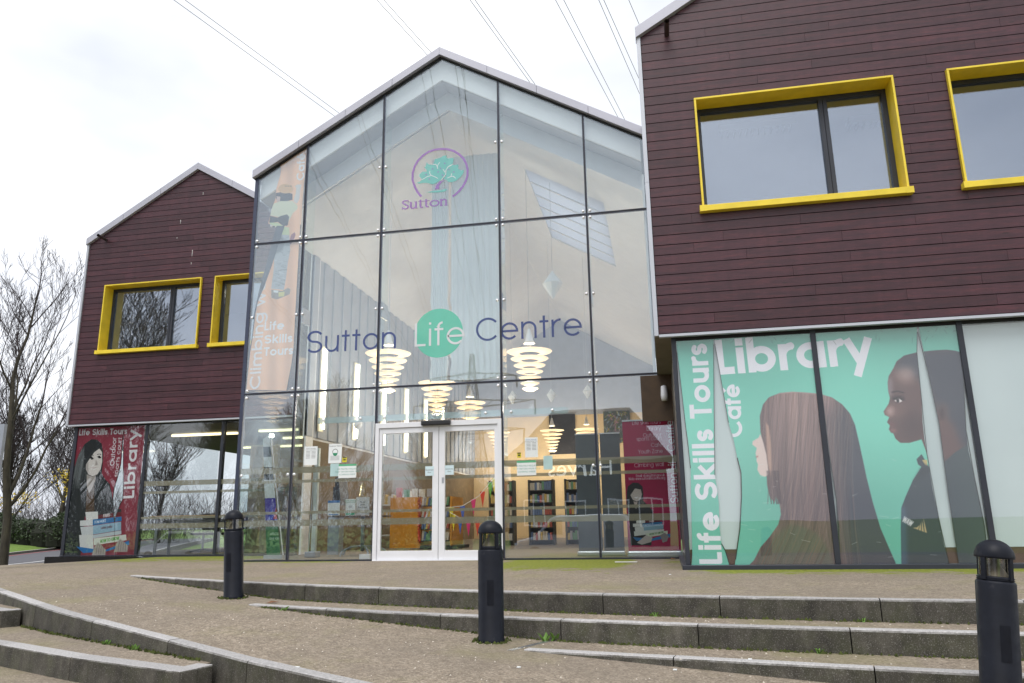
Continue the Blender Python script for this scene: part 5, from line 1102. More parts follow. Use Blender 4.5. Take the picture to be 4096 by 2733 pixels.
for br in ([(785, 515), (850, 510), (885, 560), (893, 605)], [(885, 550), (905, 510), (935, 470)], [(570, 830), (680, 765), (765, 745), (850, 780), (898, 808)], [(728, 650), (725, 700), (760, 745)], [(1205, 512), (1110, 560), (1062, 640), (1060, 720), (960, 850)], [(1003, 612), (1045, 680)], [(1095, 798), (1160, 770), (1220, 760), (1268, 804)], [(1170, 765), (1186, 700)]):
    mb = MB(); ribbon(mb, [LG(*p) for p in br], .013, lambda a, b: (a, YV-.0008, b)); obj('branch_line', mb, CLEARW, cr)
# the crest's serif word: strokes with slab serifs
b0, b1 = LG(140, 1462), LG(1112, 1368); L_ = 4.55; ex, ez = (b1[0]-b0[0])/L_, (b1[1]-b0[1])/L_; xh = .135*1.06
def sw(strokes, wd, x0):
    mb = MB()
    for i, s_ in enumerate(strokes): ribbon(mb, [(u+x0, v) for u, v in s_[1]], s_[0], lambda u, v: (b0[0]+ex*u, YV-.0002*i, b0[1]+ez*u+xh*v))
    obj('letter', mb, LILAC, cr)
sw([(.17, arc(.35, 1.03, .25, 40, 265, 12)+arc(.35, .36, .28, 85, -140, 12)), (.09, [(.62, 1.0), (.62, 1.32)]), (.09, [(.07, .02), (.07, .36)])], .2, 0)
sw([(.18, [(.12, 1), (.12, .3), (.2, .1), (.38, .06), (.55, .18)]), (.18, [(.62, 1), (.62, .0)]), (.08, [(-.04, .97), (.2, .97)]), (.08, [(.44, .97), (.7, .97)]), (.08, [(.55, .04), (.8, .04)])], .2, .78)
for k in (1.68, 2.24): sw([(.18, [(.16, 1.2), (.16, .25), (.24, .08), (.42, .1)]), (.09, [(-.06, .95), (.5, .95)])], .2, k)
sw([(.17, arc(.4, .5, .4, 0, 360, 20))], .2, 2.82)
sw([(.18, [(.14, 1), (.14, 0)]), (.17, [(.2, .75), (.32, .9), (.5, .92), (.62, .75), (.62, 0)]), (.08, [(-.02, .97), (.2, .97)]), (.08, [(-.02, .04), (.32, .04)]), (.08, [(.46, .04), (.82, .04)])], .2, 3.72)

# orange climbing poster hanging inside the left panes
YO = YC+.03
O1 = lambda u, v: at(950+u/3.4846, 550+v/3.4846, YO); O2 = lambda u, v: at(960+u/2.24, 900+v/2.24, YO)
co = Canvas(-7.75, -6.55, 3.0, 8.2, 170, (252, 196, 158))
XX, ZZ = np.meshgrid(np.linspace(0, 1, co.W), np.linspace(0, 1, co.H)); co.a *= (.97+.05*np.sin(XX*22+ZZ*5))[..., None]
co.poly([O1(*p) for p in [(780, 890), (812, 780), (818, 700), (795, 690), (830, 660), (893, 660), (875, 740), (862, 860), (830, 930)]], (214, 206, 202))
co.poly([O1(*p) for p in [(535, 780), (640, 760), (765, 790), (765, 870), (700, 890), (560, 900), (535, 850)]], (44, 48, 56)); co.poly([O1(*p) for p in [(545, 820), (600, 830), (590, 900), (545, 905)]], (205, 175, 165))
co.poly([O1(670+105*math.cos(a*.4), 725+(75 if math.sin(a*.4) < 0 else 60)*math.sin(a*.4)) for a in range(16)], (216, 170, 120))
for u in (665, 700, 735): co.line([O1(u, 680), O1(u+20, 684)], .012, (70, 50, 40))
co.poly([O1(*p) for p in [(505, 925), (600, 890), (770, 890), (835, 950), (835, 1000), (770, 1060), (710, 1175), (560, 1110), (455, 1090), (470, 1010)]], (214, 214, 186)); co.poly([O1(*p) for p in [(455, 1095), (560, 1120), (600, 1100), (690, 1075), (720, 1110), (700, 1230), (640, 1240), (560, 1180), (440, 1200)]], (64, 66, 66))
co.poly([O1(*p) for p in [(440, 1190), (560, 1190), (640, 1240), (720, 1260), (725, 1360), (600, 1360), (480, 1240)]], (196, 206, 160))
pm = co.poly([O2(*p) for p in [(352, 88), (442, 92), (450, 230), (428, 340), (412, 480), (392, 585), (280, 572), (302, 400), (308, 262), (338, 160)]], (176, 180, 184)); co.strands(pm, 60, lambda r: (lambda u, v: [O2(u, v), O2(u+40, v+r.uniform(-20, 20))])(r.uniform(270, 430), r.uniform(100, 580)), [(130, 134, 140), (216, 218, 220), (100, 104, 110)], .02, .5)
co.poly([O2(*p) for p in [(330, 110), (372, 90), (400, 150), (380, 230), (320, 260), (315, 200)]], (120, 124, 130), .8, 2)
co.poly([O2(*p) for p in [(280, 580), (380, 592), (430, 565), (452, 580), (444, 622), (380, 650), (330, 668), (282, 655)]], (150, 140, 132)); co.poly([O2(*p) for p in [(300, 585), (345, 590), (340, 610), (300, 605)]], (230, 230, 230)); co.poly([O2(*p) for p in [(345, 605), (400, 600), (395, 640), (345, 645)]], (214, 206, 130))
co.poly([O2(*p) for p in [(440, 150), (458, 90), (490, 68), (498, 90), (480, 140), (450, 180)]], (150, 90, 100))
co.text('Café', O1(928, 598), O1(944, 222), .125, .26, (238, 232, 234), gap=.08); co.text('Climbing wall', O2(180, 1472), O2(236, 430), .165, .24, (238, 230, 232), gap=.09)
for tx, a, b in (('Life', (214, 947), (396, 936)), ('Skills', (214, 1066), (470, 1050)), ('Tours', (212, 1176), (476, 1160))): co.text(tx, O2(*a), O2(*b), .125, .27, (242, 238, 242), gap=.09)
co.grain(.008); co.material('orange_poster_print', .5)
op = thing('window_poster', 'peeling orange climbing wall poster inside the left panes of the hall', 'poster', (-7.2, YO, 3.1))
co.sheet('vinyl_piece', [O1(*p) for p in [(592, 392), (780, 262), (983, 128), (962, 330), (932, 600), (905, 900), (880, 1300), (868, 1440)]]+[O2(*p) for p in [(538, 200), (520, 420), (500, 800), (484, 1100), (465, 1250), (440, 1380), (420, 1490), (170, 1483), (52, 1486), (62, 1380), (88, 1150), (112, 1000), (142, 740), (160, 660), (205, 520), (262, 330), (330, 150)]]+[O1(*p) for p in [(590, 1240), (540, 1245), (428, 1200), (465, 1050), (488, 960), (528, 860), (540, 720), (562, 640), (598, 520), (606, 440)]], YO, op)
fold = [O2(*p) for p in [(330, 10), (400, 10), (345, 180), (300, 320), (262, 430), (215, 560), (160, 690), (128, 850), (118, 840), (150, 680), (190, 520), (240, 340), (282, 170)]]
obj('folded_strip', MB().prism(fold, YO-.006, YO-.004), plain('dark_vinyl_back', (.075, .085, .10), .35), op)
for pts in ([(52, 1486), (62, 1380), (88, 1150), (112, 1000), (142, 740)], [(545, 0), (520, 420), (500, 800), (484, 1100), (465, 1250), (440, 1380), (420, 1490)], [(420, 1490), (170, 1483), (52, 1486)]):
    mb = MB(); q = [O2(*p) for p in pts]; mb.path([(a, YO-.004, b) for a, b in q], .008, 5); obj('curled_edge', mb, EDGE, op)
#PART5

# ------------------------------------------------------------------ bollard lights
BOLL = NT('bollard_paint'); _v = BOLL.coord(); BOLL.base(BOLL.ramp(BOLL.noise(_v, 7, 6, .65), [(.3, (.006, .007, .011)), (.62, (.010, .012, .019)), (.8, (.04, .04, .045))])).rough(BOLL.ramp(BOLL.noise(_v, 15, 4), [(.3, (.36,)*3), (.7, (.55,)*3)])); BOLL.b.inputs['Specular IOR Level'].default_value = .18; BOLL = BOLL.m
LENS = m_glass('lens_plastic', (.78, .74, .64), .06, 1.0); INNER = plain('dark_reflector', (.12, .115, .105), .4)
def bollard(label):
    r = thing('bollard_light', label, 'bollard', (0, 0, 0), 'dome-topped bollard lights by the steps'); R0 = .102
    obj('body', MB().lathe([(R0+.004, 0), (R0+.004, .02), (R0, .025), (R0, .69), (R0-.004, .7), (R0-.012, .704), (0, .704)], n=32), BOLL, r, True)
    obj('collar', MB().lathe([(R0-.012, .703), (R0-.006, .708), (R0-.012, .714), (R0-.006, .72), (R0-.014, .727), (.06, .727)], n=32), BOLL, r, True)
    obj('lens', MB().lathe([(.082, .728), (.082, .826)], n=28), LENS, r, True); obj('reflector', MB().lathe([(.07, .728), (.05, .76), (.022, .80), (.02, .82)], n=20), INNER, r, True)
    for k in range(4):
        a = .6+k*math.pi/2; c_, s_ = math.cos(a), math.sin(a)
        mb = MB(); p = [(c_*.086-s_*.013, s_*.086+c_*.013), (c_*.086+s_*.013, s_*.086-c_*.013), (c_*.1+s_*.013, s_*.1-c_*.013), (c_*.1-s_*.013, s_*.1+c_*.013)]; mb.hprism(p, .71, .83); obj('post', mb, BOLL, r)
    obj('cap', MB().lathe([(0, .826), (R0-.006, .826), (R0, .830), (R0, .838)]+[(R0*math.cos(a*.1571), .838+.094*math.sin(a*.1571)) for a in range(1, 11)], n=32), BOLL, r, True)
    mb = MB()
    for i in range(5):
        a = -.62+i*.13-math.pi/2+.35
        for z in (.28, .47): mb.v.append(((R0+.002)*math.cos(a), (R0+.002)*math.sin(a), z))
    mb.f = [(i*2, i*2+2, i*2+3, i*2+1) for i in range(4)]; obj('access_panel', mb, BOLL, r, True)
    return r
bl = bollard('dark bollard light at the left, standing where the first step tapers')
spots = [(-4.63, 7.87, ramp_z(-4.63, 7.87)), (-1.41, 6.23, ramp_z(-1.41, 6.23)), (1.755, 4.98, ramp_z(1.755, 4.98))]
bl.location = spots[0]
for lb, s in (('dark bollard light in front of the right door leaf', spots[1]), ('large near dark bollard light at the right edge', spots[2])):
    c = copy_tree(bl, None, s); c['label'] = lb; c.rotation_euler[2] = R_.uniform(-.4, .4)
    if s[0] > 1: c.rotation_euler = (0, .10, 0)
bl.rotation_euler = (0, -.07, 0)

# ------------------------------------------------------------------ litter and small growth
LEAFB = plain('dead_leaf', (.16, .07, .03), .8, 0, .3, 20); WEED = plain('weed_green', (.10, .20, .03), .7, 0, .3, 20)
def leafmesh(x, y, z, s):
    mb = MB(); a = R_.uniform(0, 6.3); c_, s_ = math.cos(a)*s, math.sin(a)*s
    return mb.add([(x-c_, y-s_, z+.006), (x-s_*.45, y+c_*.45, z+s*.35), (x+c_, y+s_, z+.01), (x+s_*.45, y-c_*.45, z+s*.2)], [(0, 1, 2), (0, 2, 3)])
for lb, x, y, z, s in (('brown dead leaf in the corner by the right wing plinth', .08, 12.75, .0, .09), ('brown dead leaf below the first step beside the left bollard', -4.0, 7.55, -.16, .07), ('brown dead leaf near the green poster base', 1.6, 9.95, .0, .05)): top(leafmesh(x, y, z, s), 'dead_leaf', LEAFB, lb, 'leaf')
x, y = -.62, 11.9; top(MB().hprism([(x-.16, y-.03), (x+.16, y-.03), (x+.17, y+.03), (x-.17, y+.03)], .006, .018), 'drain_cover', PAINT, 'small white slotted cover set in the mossy paving', 'cover')
for i, (px, py) in enumerate(((1190, 2672), (2075, 2672), (3000, 2640), (2680, 2300), (2700, 2682))):
    v = CR*((px-PW/2)/FPX)+CU*((PH/2-py)/FPX)+CF; zz = 0. if py < 2350 else -.32
    for _ in range(6): t_ = (zz-EYE)/v.z; zz = 0. if py < 2350 else (-.32 if i == 2 else ramp_z(v.x*t_, v.y*t_))
    x, y = v.x*t_, v.y*t_; top(MB().hprism([(x-.013, y-.007), (x+.012, y-.01), (x+.014, y+.007), (x-.009, y+.01)], zz+.002, zz+.008), 'litter', PAPER, ['scrap of white litter at the left of the ramp', 'scrap of white litter on the ramp below the middle bollard', 'scrap of white litter on the third step', 'scrap of white litter on the terrace before the green poster', 'scrap of white litter on the ramp below the lowest step'][i], 'litter')
def weed(label, x, y, z, n, s):
    mb = MB()
    for k in range(n):
        a = R_.uniform(0, 6.3); t_ = R_.uniform(.4, 1.0)*s; bx_, by_ = x+R_.uniform(-s, s)*.6, y+R_.uniform(-.2, .2)*s; dx, dy = math.cos(a)*t_*.5, math.sin(a)*t_*.5; w_ = t_*.16
        mb.add([(bx_-w_, by_, z), (bx_+w_, by_, z), (bx_+dx+w_*.8, by_+dy, z+t_*.7), (bx_+dx*1.6, by_+dy*1.6, z+t_*.9), (bx_+dx-w_*.8, by_+dy, z+t_*.75)], [(0, 1, 2, 3, 4)])
    top(mb, 'weed', WEED, label, 'weed', 'weeds at the foot of the steps')
for lb, x, fy, z, n, s in (('small dandelion at the foot of the second step', -.98, Y2, None, 7, .12), ('tuft of weeds under the first step, right of the middle bollard', -.15, Y1, -.16, 10, .05), ('tuft of weeds at the right under the first step', 1.4, Y1, -.16, 9, .04), ('tuft of weeds near the left bollard', -3.7, Y2, None, 8, .05), ('tuft of weeds under the second step at the right', 1.0, Y2, -.32, 9, .04)):
    y = fy(x)-.03; weed(lb, x, y, ramp_z(x, y) if z is None else z, n, s)
for lb, x in (('weeds along the ramp kerb, left clump', -4.6), ('weeds along the ramp kerb, right clump', -4.15)): weed(lb, x, kerb_y(x)-.04, -.32, 14, .05)
mb = MB()
for k in range(2400):
    q = R_.random()
    if q < .35: x = R_.uniform(-6.8, 5.5); y = Y1(x)-R_.uniform(0, .05)**1.0; z = -.16 if x > -4.2 else ramp_z(x, y)
    elif q < .7: x = R_.uniform(-4.0, 5.5); y = Y2(x)-R_.uniform(0, .05); z = -.32 if x > -1.1 else ramp_z(x, y)
    elif q < .85: x = R_.uniform(-6.3, -3.3); y = kerb_y(x)-R_.uniform(0, .05); z = -.32
    else:
        s = spots[R_.randrange(3)]; a = R_.uniform(0, 6.3); d = .11+R_.uniform(0, .05); x, y = s[0]+d*math.cos(a), s[1]+d*math.sin(a); z = ramp_z(x, y)
    t_ = R_.uniform(.006, .02); a = R_.uniform(0, 3.1); dx, dy = t_*math.cos(a), t_*math.sin(a); mb.add([(x-dx, y-dy, z+.001), (x+dx, y+dy, z+.001), (x, y, z+t_*1.3)], [(0, 1, 2)])
o = obj('moss', mb, plain('step_moss', (.075, .095, .02), .9, 0, .4, 20)); o['kind'] = 'stuff'; o['label'] = 'fine moss along the foot of the steps and bollards'; o['category'] = 'moss'
mb = MB()
for k in range(900):
    x = R_.uniform(-6.5, 4); y = R_.uniform(3.5, 7.4)
    if y < kerb_y(x)+.2 or y > Y1(x)-.05: continue
    z = ramp_z(x, y)
    if x > -4.1 and Y2(x)-.05 < y: z = -.16
    elif x > -1 and Y3(x)-.05 < y: z = -.32
    t_ = R_.uniform(.003, .008); mb.add([(x-t_, y-t_, z+.001), (x+t_, y-t_, z+.001), (x, y+t_, z+.001), (x, y, z+t_*1.2)], [(0, 1, 3), (1, 2, 3), (2, 0, 3)])
o = obj('loose_grit', mb, plain('pale_grit', (.5, .45, .38), .8, 0, .3, 40)); o['kind'] = 'stuff'; o['label'] = 'loose pale grit scattered on the ramp'; o['category'] = 'grit'

# ------------------------------------------------------------------ trees
BARK = NT('bark'); _v = BARK.world((6, 6, 1.5)); BARK.base(BARK.ramp(BARK.noise(_v, 2, 6, .65), [(.3, (.028, .024, .018)), (.6, (.062, .055, .035)), (.8, (.085, .085, .04))])).rough(.9); BARK.bump(BARK.noise(_v, 6, 5), .5, .02); BARK = BARK.m
TWIG = plain('dark_twig', (.035, .025, .026), .9, 0, .2, 4)
def bare_tree(label, base, height, seed, spread=.55, levels=5, r0=.17, lean=0, group='bare winter trees', name='bare_tree', first=.28, dens=1.0, minr=.006):
    rn = random.Random(seed); r = thing(name, label, 'tree', base, group); tr = MB(); tw = MB()
    def grow(p, d, ln, rad, lv):
        seg = 4 if lv < 2 else 3; q = p
        n = 8 if lv == 0 else (5 if lv < 3 else 3); pts = [p]
        for i in range(seg):
            d2 = (d+Vector((rn.gauss(0, .10), rn.gauss(0, .10), rn.gauss(.05, .06)+(.06 if lv else 0)))).normalized(); e = q+d2*ln/seg
            ra = rad*(1-.55*i/seg); rb = rad*(1-.55*(i+1)/seg)
            (tr if lv < 2 else tw).tube(q, e, max(minr, ra), max(minr, rb), n, False); q = e; d = d2; pts.append(e)
        if lv >= levels: return
        grow(q, d, ln*(.5 if lv == 0 else .45), rad*.45, lv+1)
        nb = int({0: 9, 1: 6, 2: 5, 3: 4, 4: 3}.get(lv, 3)*dens+rn.random())
        for k in range(nb):
            t_ = first+(1-first)*(k+rn.random())/nb if lv == 0 else .25+.75*(k+rn.random())/nb
            f_ = t_*seg; i = min(seg-1, int(f_)); pp = pts[i].lerp(pts[i+1], f_-i)
            ax = Vector((rn.gauss(0, 1), rn.gauss(0, 1), 0)); 
            if ax.length < .1: continue
            ax.normalize(); sp = spread*rn.uniform(.7, 1.3)*(1.25-.5*t_ if lv == 0 else 1)
            grow(pp, (d*math.cos(sp)+ax*math.sin(sp)+Vector((0, 0, .12))).normalized(), ln*rn.uniform(.42, .66)*(1.1-.35*t_ if lv == 0 else 1), rad*(1-.55*t_)*rn.uniform(.42, .6), lv+1)
    grow(Vector(base), Vector((lean, 0, 1)).normalized(), height*.72, r0, 0)
    obj('trunk', tr, BARK, r, True); obj('crown', tw, TWIG, r); return r
bx_, _ = at(14, 2240, 20.5)
bare_tree('tall bare tree rising at the left edge beside the left wing', (bx_, 20.5, -.5), 8.3, 11, .60, 5, .14, .05, first=.18, dens=.72, minr=.0055)
for i, (x, y, h_, sd_, lb) in enumerate(((-38.5, 43.5, 10.5, 21, 'bare tree behind the hedge, nearest the left wing'), (-43, 44, 11.5, 22, 'bare tree behind the hedge, second from the left wing'), (-50, 48, 12, 23, 'bare tree behind the hedge at the far left'), (-37, 52, 12, 24, 'bare tree behind the hedge, farthest back near the left wing'), (-47, 55, 13, 25, 'bare tree behind the hedge, farthest back on the left'))):
    bare_tree(lb, (x, y, -.4), h_*.78, sd_, .7, 4, .17, 0, first=.12, dens=1.05, minr=.012)
# hedge and verge
mb = MB(); xs = lins(-70, -20, 40); ys = lins(26, 70, 30)
def vz(x, y):
    # signed distance beyond the road's far kerb
    best = 1e9
    for (a, b), (c, d) in zip(ROAD[:6], ROAD[1:6]):
        vx, vy = c-a, d-b; l2 = vx*vx+vy*vy; t_ = max(0, min(1, ((x-a)*vx+(y-b)*vy)/l2)); dd = math.hypot(x-a-t_*vx, y-b-t_*vy); side = vx*(y-b)-vy*(x-a)
        if dd < abs(best): best = dd if side < 0 else -dd
    return best
mb = MB(); n = len(ys)
for x in xs:
    for y in ys: d = vz(x, y)-3.3; mb.v.append((x, y, gz(x, y)+(.21+.10*min(6, d) if d > 0 else -.3)))
mb.f = [(i*n+j, (i+1)*n+j, (i+1)*n+j+1, i*n+j+1) for i in range(len(xs)-1) for j in range(n-1)]
struct('verge', mb, GRASS, True)
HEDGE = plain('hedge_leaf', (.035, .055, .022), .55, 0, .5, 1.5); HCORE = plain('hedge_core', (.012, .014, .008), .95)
hd = thing('hedge', 'dense dark evergreen hedge along the verge behind the road', 'hedge', (-32, 34, 0)); mb = MB(); core = MB()
for (ax, ay), (bx2, by2) in (((-56, 43.5), (-31.5, 40.0)),):
    for k in range(22):
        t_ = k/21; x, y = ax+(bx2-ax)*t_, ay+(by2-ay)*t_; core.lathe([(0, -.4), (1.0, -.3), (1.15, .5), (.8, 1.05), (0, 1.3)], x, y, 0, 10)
    for k in range(15000):
        t_ = R_.random(); a = R_.uniform(0, math.pi); hgt = 1.35+.22*math.sin(t_*23)+.12*math.sin(t_*61); rr = R_.uniform(.88, 1.08)
        x = ax+(bx2-ax)*t_+R_.gauss(0, .1); y = ay+(by2-ay)*t_-1.3*math.cos(a)*rr*.9+.15*math.sin(t_*40); z = .0+hgt*math.sin(a)**.6*rr
        s = R_.uniform(.05, .11); v1 = Vector((R_.gauss(0, 1), R_.gauss(0, 1), R_.gauss(0, 1))).normalized()*s; v2 = Vector((R_.gauss(0, 1), R_.gauss(0, 1), R_.gauss(0, 1))).normalized()*s*.6; p = Vector((x, y, z))
        mb.add([p-v1, p+v2, p+v1, p-v2], [(0, 1, 2, 3)])
obj('foliage', mb, HEDGE, hd); obj('stems', core, HCORE, hd)  # the hedge's inner part is one solid dark core behind its leaves
YL_ = plain('yellow_leaf', (.50, .36, .02), .6, 0, .3, 5); sb = thing('yellow_shrub', 'shrub with the last yellow leaves behind the hedge', 'shrub', (-38, 42, 0)); mb = MB(); st = MB()
for cx_, cy2, cz_, n_ in ((-39.6, 42, 2.6, 130), (-37.2, 42.4, 3.9, 110), (-36.4, 42.2, 3.0, 70), (-41.2, 42, 2.3, 90), (-34.6, 42.6, 4.4, 60), (-35.5, 42, 2.2, 60)):
    st.tube((cx_, cy2, -.4), (cx_+.2, cy2, cz_), .04, .015, 5)
    for k in range(n_):
        p = Vector((cx_+R_.gauss(0, .55), cy2+R_.gauss(0, .3), cz_+R_.gauss(0, .28))); s = R_.uniform(.04, .09); v1 = Vector((R_.gauss(0, 1), R_.gauss(0, 1), R_.gauss(0, 1))).normalized()*s; v2 = Vector((R_.gauss(0, 1), R_.gauss(0, 1), R_.gauss(0, 1))).normalized()*s; mb.add([p-v1, p+v2, p+v1, p-v2], [(0, 1, 2, 3)])
obj('leaves', mb, YL_, sb); obj('stems', st, TWIG, sb)
# undergrowth behind the hedge: one tangled mass
mb = MB()
for k in range(5200):
    x = R_.uniform(-66, -30); y = R_.uniform(43, 58); z = R_.uniform(-.4, 2.8)*R_.random()**.4; ln = R_.uniform(.7, 2.2); d = Vector((R_.gauss(0, .5), R_.gauss(0, .4), R_.uniform(.3, 1.3))).normalized()*ln; mb.tube((x, y, z), Vector((x, y, z))+d, .014, .006, 3, False)
o = obj('undergrowth', mb, TWIG); o['kind'] = 'stuff'; o['label'] = 'tangle of bare brown undergrowth behind the hedge'; o['category'] = 'undergrowth'
# grey sign board cut by the left edge
sx, sz_ = at(23, 1697, 11.); sg = thing('sign_board', 'grey sign board cut off by the left edge of the picture', 'sign', (sx-.5, 11, -.1)); obj('panel', MB().box(sx-1.0, sx, 10.98, 11.04, .9, sz_), plain('grey_sign', (.30, .33, .38), .5), sg)
for x in (sx-.9, sx-.25): obj('post', MB().tube((x, 11.07, -.4), (x, 11.07, 2.2), .03), LEG, sg)

struct('car_park', grid(lins(-70, 14, 40), lambda x: -23., lambda x: 6., 26, lambda x, y: gz(x, y)+.02), ASPH)
# ------------------------------------------------------------------ what the glass reflects: street behind the camera
def house(label, x, y, w_, d_, ze, zr, wallm, group=None, z0=-1.2):
    r = thing('house', label, 'house', (x, y, z0), group); yf = y+d_/2
    obj('wall', MB().box(x-w_/2, x+w_/2, y-d_/2, yf, z0, ze), wallm, r); obj('gable', MB().prism([(x-w_/2, ze), (x+w_/2, ze), (x, zr)], yf-.3, yf), wallm, r)
    rf = MB(); o_ = .35
    for s in (-1, 1): rf.prism([(x+s*(w_/2+o_), ze-o_*(zr-ze)/(w_/2)), (x, zr), (x, zr+.18), (x+s*(w_/2+o_), ze-o_*(zr-ze)/(w_/2)+.18)], y-d_/2-.3, yf+.4)
    obj('roof', rf, plain('brown_roof_tile', (.10, .065, .05), .8), r)
    for sx2 in (-.25, .25):
        for zz in (z0+1.9, z0+4.4):
            if zz+1.0 > ze: continue
            wi = obj('window', MB().box(x+sx2*w_-.55, x+sx2*w_+.55, yf-.02, yf+.04, zz-.6, zz+.6), WHITE, r); obj('pane', MB().box(x+sx2*w_-.48, x+sx2*w_+.48, yf+.041, yf+.046, zz-.53, zz+.53), plain('dark_glass', (.03, .035, .04), .1), wi)
BRK = plain('orange_brick', (.36, .19, .10), .85); house('orange brick gabled house reflected in the right door leaf, taller', -24, -66, 6.2, 8, 3.9, 6.3, BRK); house('orange brick gabled house reflected in the right door leaf, lower', -17.4, -62, 5.6, 8, 3.2, 5.3, BRK)
pb = thing('pub', 'dark weatherboarded pub reflected in the panes right of the door', 'building', (-2, -26, -1.2))
mb = MB()
for i in range(36): mb.box(-10.0, .2, -24.02, -24.0, -1.2+i*.16, -1.2+i*.16+.15)
o = obj('weatherboarding', mb, plain('black_weatherboard', (.05, .045, .04), .6), pb); o['kind'] = 'stuff'
obj('wall', MB().box(-10, .2, -34, -24.03, -1.2, 4.6), plain('pub_wall', (.06, .05, .045), .7), pb)
obj('roof', MB().add([(-10.6, -23.5, 4.5), (.6, -23.5, 4.5), (.6, -34.5, 4.5), (-10.6, -34.5, 4.5), (-7.6, -29, 8.6), (-2, -29, 8.6)], [(0, 1, 5, 4), (1, 2, 5), (2, 3, 4, 5), (3, 0, 4), (3, 2, 1, 0)]), plain('slate_roof', (.075, .065, .06), .8), pb)
for x in (-8.4, -5.6, -2.9, -.9):
    wi = obj('window', MB().box(x-.7, x+.7, -23.99, -23.93, .3, 2.0), WHITE, pb); obj('pane', MB().box(x-.62, x-.04, -23.929, -23.92, .4, 1.9).box(x+.04, x+.62, -23.929, -23.92, .4, 1.9), plain('dark_glass', (.03, .035, .04), .1), wi)
me = bpy.data.curves.new('sign_letters', 'FONT'); 
SIGNW = m_emit('glowing_sign_letters', (.95, .95, .92), .55)  # letters given a faint even glow
sgn = text3('Harves', 1.5, 0, 0, 0, SIGNW, pb, name='sign_lettering')
for v in sgn.data.vertices: v.co = (-5.2-v.co.x, -23.9, 3.55+v.co.z)
# a rotated lattice pylon and its wires
py_ = thing('pylon', 'lattice electricity pylon reflected in the hall glass', 'pylon', (-31, -98, -1)); mb = MB(); PX0, PY0, PH0 = -31, -98, 30
wd = lambda z: 3.2*(1-z/PH0)**1.2+.35
levels_ = [0, 4, 8, 12, 15.5, 19, 22, 25, 27.5, 30]
for a, b in zip(levels_, levels_[1:]):
    ca = [(PX0+sx2*wd(a), PY0+sy2*wd(a), a-1) for sx2, sy2 in ((-1, -1), (1, -1), (1, 1), (-1, 1))]; cb_ = [(PX0+sx2*wd(b), PY0+sy2*wd(b), b-1) for sx2, sy2 in ((-1, -1), (1, -1), (1, 1), (-1, 1))]
    for i in range(4): mb.tube(ca[i], cb_[i], .11, n=4); mb.tube(ca[i], cb_[(i+1) % 4], .06, n=4); mb.tube(ca[(i+1) % 4], cb_[i], .06, n=4); mb.tube(cb_[i], cb_[(i+1) % 4], .06, n=4)
GALV = plain('galvanised_steel', (.16, .17, .17), .6, .3); obj('tower', mb, GALV, py_)
for z, l in ((17, 8.5), (21.5, 10.5), (26, 7.5)):
    mb = MB()
    for s in (-1, 1):
        tip = (PX0+s*l, PY0, z-1)
        for q in (-.6, .6): mb.tube((PX0, PY0+q, z-1.8), tip, .08, n=4); mb.tube((PX0, PY0+q, z-.3), tip, .08, n=4)
        for k in range(1, 4): mb.tube((PX0+s*l*k/4, PY0, z-1.7+.2*k), (PX0+s*l*(k+.5)/4, PY0, z-.5-.1*k), .05, n=4)
        mb.tube(tip, (tip[0], tip[1], tip[2]-2.2), .14, n=6)
    obj('crossarm', mb, GALV, py_)
WIRE = plain('overhead_wire', (.10, .10, .085), .6)
def wire(label, xa, xb, ztop):
    """xa at y=-98, xb at y=40 (height ztop), sagging on to y=240"""
    pts = [Vector((xa, -98, 24)).lerp(Vector((xb, 40, ztop)), t_)-Vector((0, 0, 5*t_*(1-t_))) for t_ in lins(0, 1, 14)]; d = (xb-xa)/138; pts += [Vector((xb+d*k*25, 40+k*25, ztop+.5*k)) for k in range(1, 7)]
    top(MB().path(pts, .017, 5), 'overhead_wire', WIRE, label, 'wire', 'overhead power lines')
for i, (p0, p1) in enumerate((((695, 0), (1345, 470)), ((740, 0), (1363, 458)), ((1507, 0), (1715, 227)), ((1535, 0), (1733, 220)), ((1880, 0), (2112, 320)), ((1900, 0), (2138, 335)), ((2222, 0), (2467, 460)), ((2255, 0), (2497, 475)), ((2395, 0), (2556, 370)), ((2415, 0), (2558, 320)), ((2515, 0), (2562, 110)))):
    Zw = 25.; d = []
    for p in (p0, p1):
        v = CR*((p[0]-PW/2)/FPX)+CU*((PH/2-p[1])/FPX)+CF; t_ = (Zw-EYE)/v.z; d.append((v.x*t_, v.y*t_))
    (xa, ya), (xb, yb) = d; sl2 = (xb-xa)/(yb-ya); f_ = lambda y: xa+sl2*(y-ya)
    pts = [(f_(y), y, Zw) for y in (-90, -60, -30, 0, 30, 60, 110, 180)]
    top(MB().path(pts, .014, 5), 'overhead_wire', WIRE, ['leftmost overhead wire crossing the sky above the left wing', 'second overhead wire from the left above the left wing', 'left wire of the pair ending at the left slope of the glass gable', 'right wire of the pair ending at the left slope of the glass gable', 'left wire of the faint pair above the right slope of the gable', 'right wire of the faint pair above the right slope of the gable', 'left wire of the bold pair above the right end of the gable', 'right wire of the bold pair above the right end of the gable', 'left wire of the pair beside the right wing corner', 'right wire of the pair beside the right wing corner', 'rightmost overhead wire vanishing behind the right wing roof'][i], 'wire', 'overhead power lines')
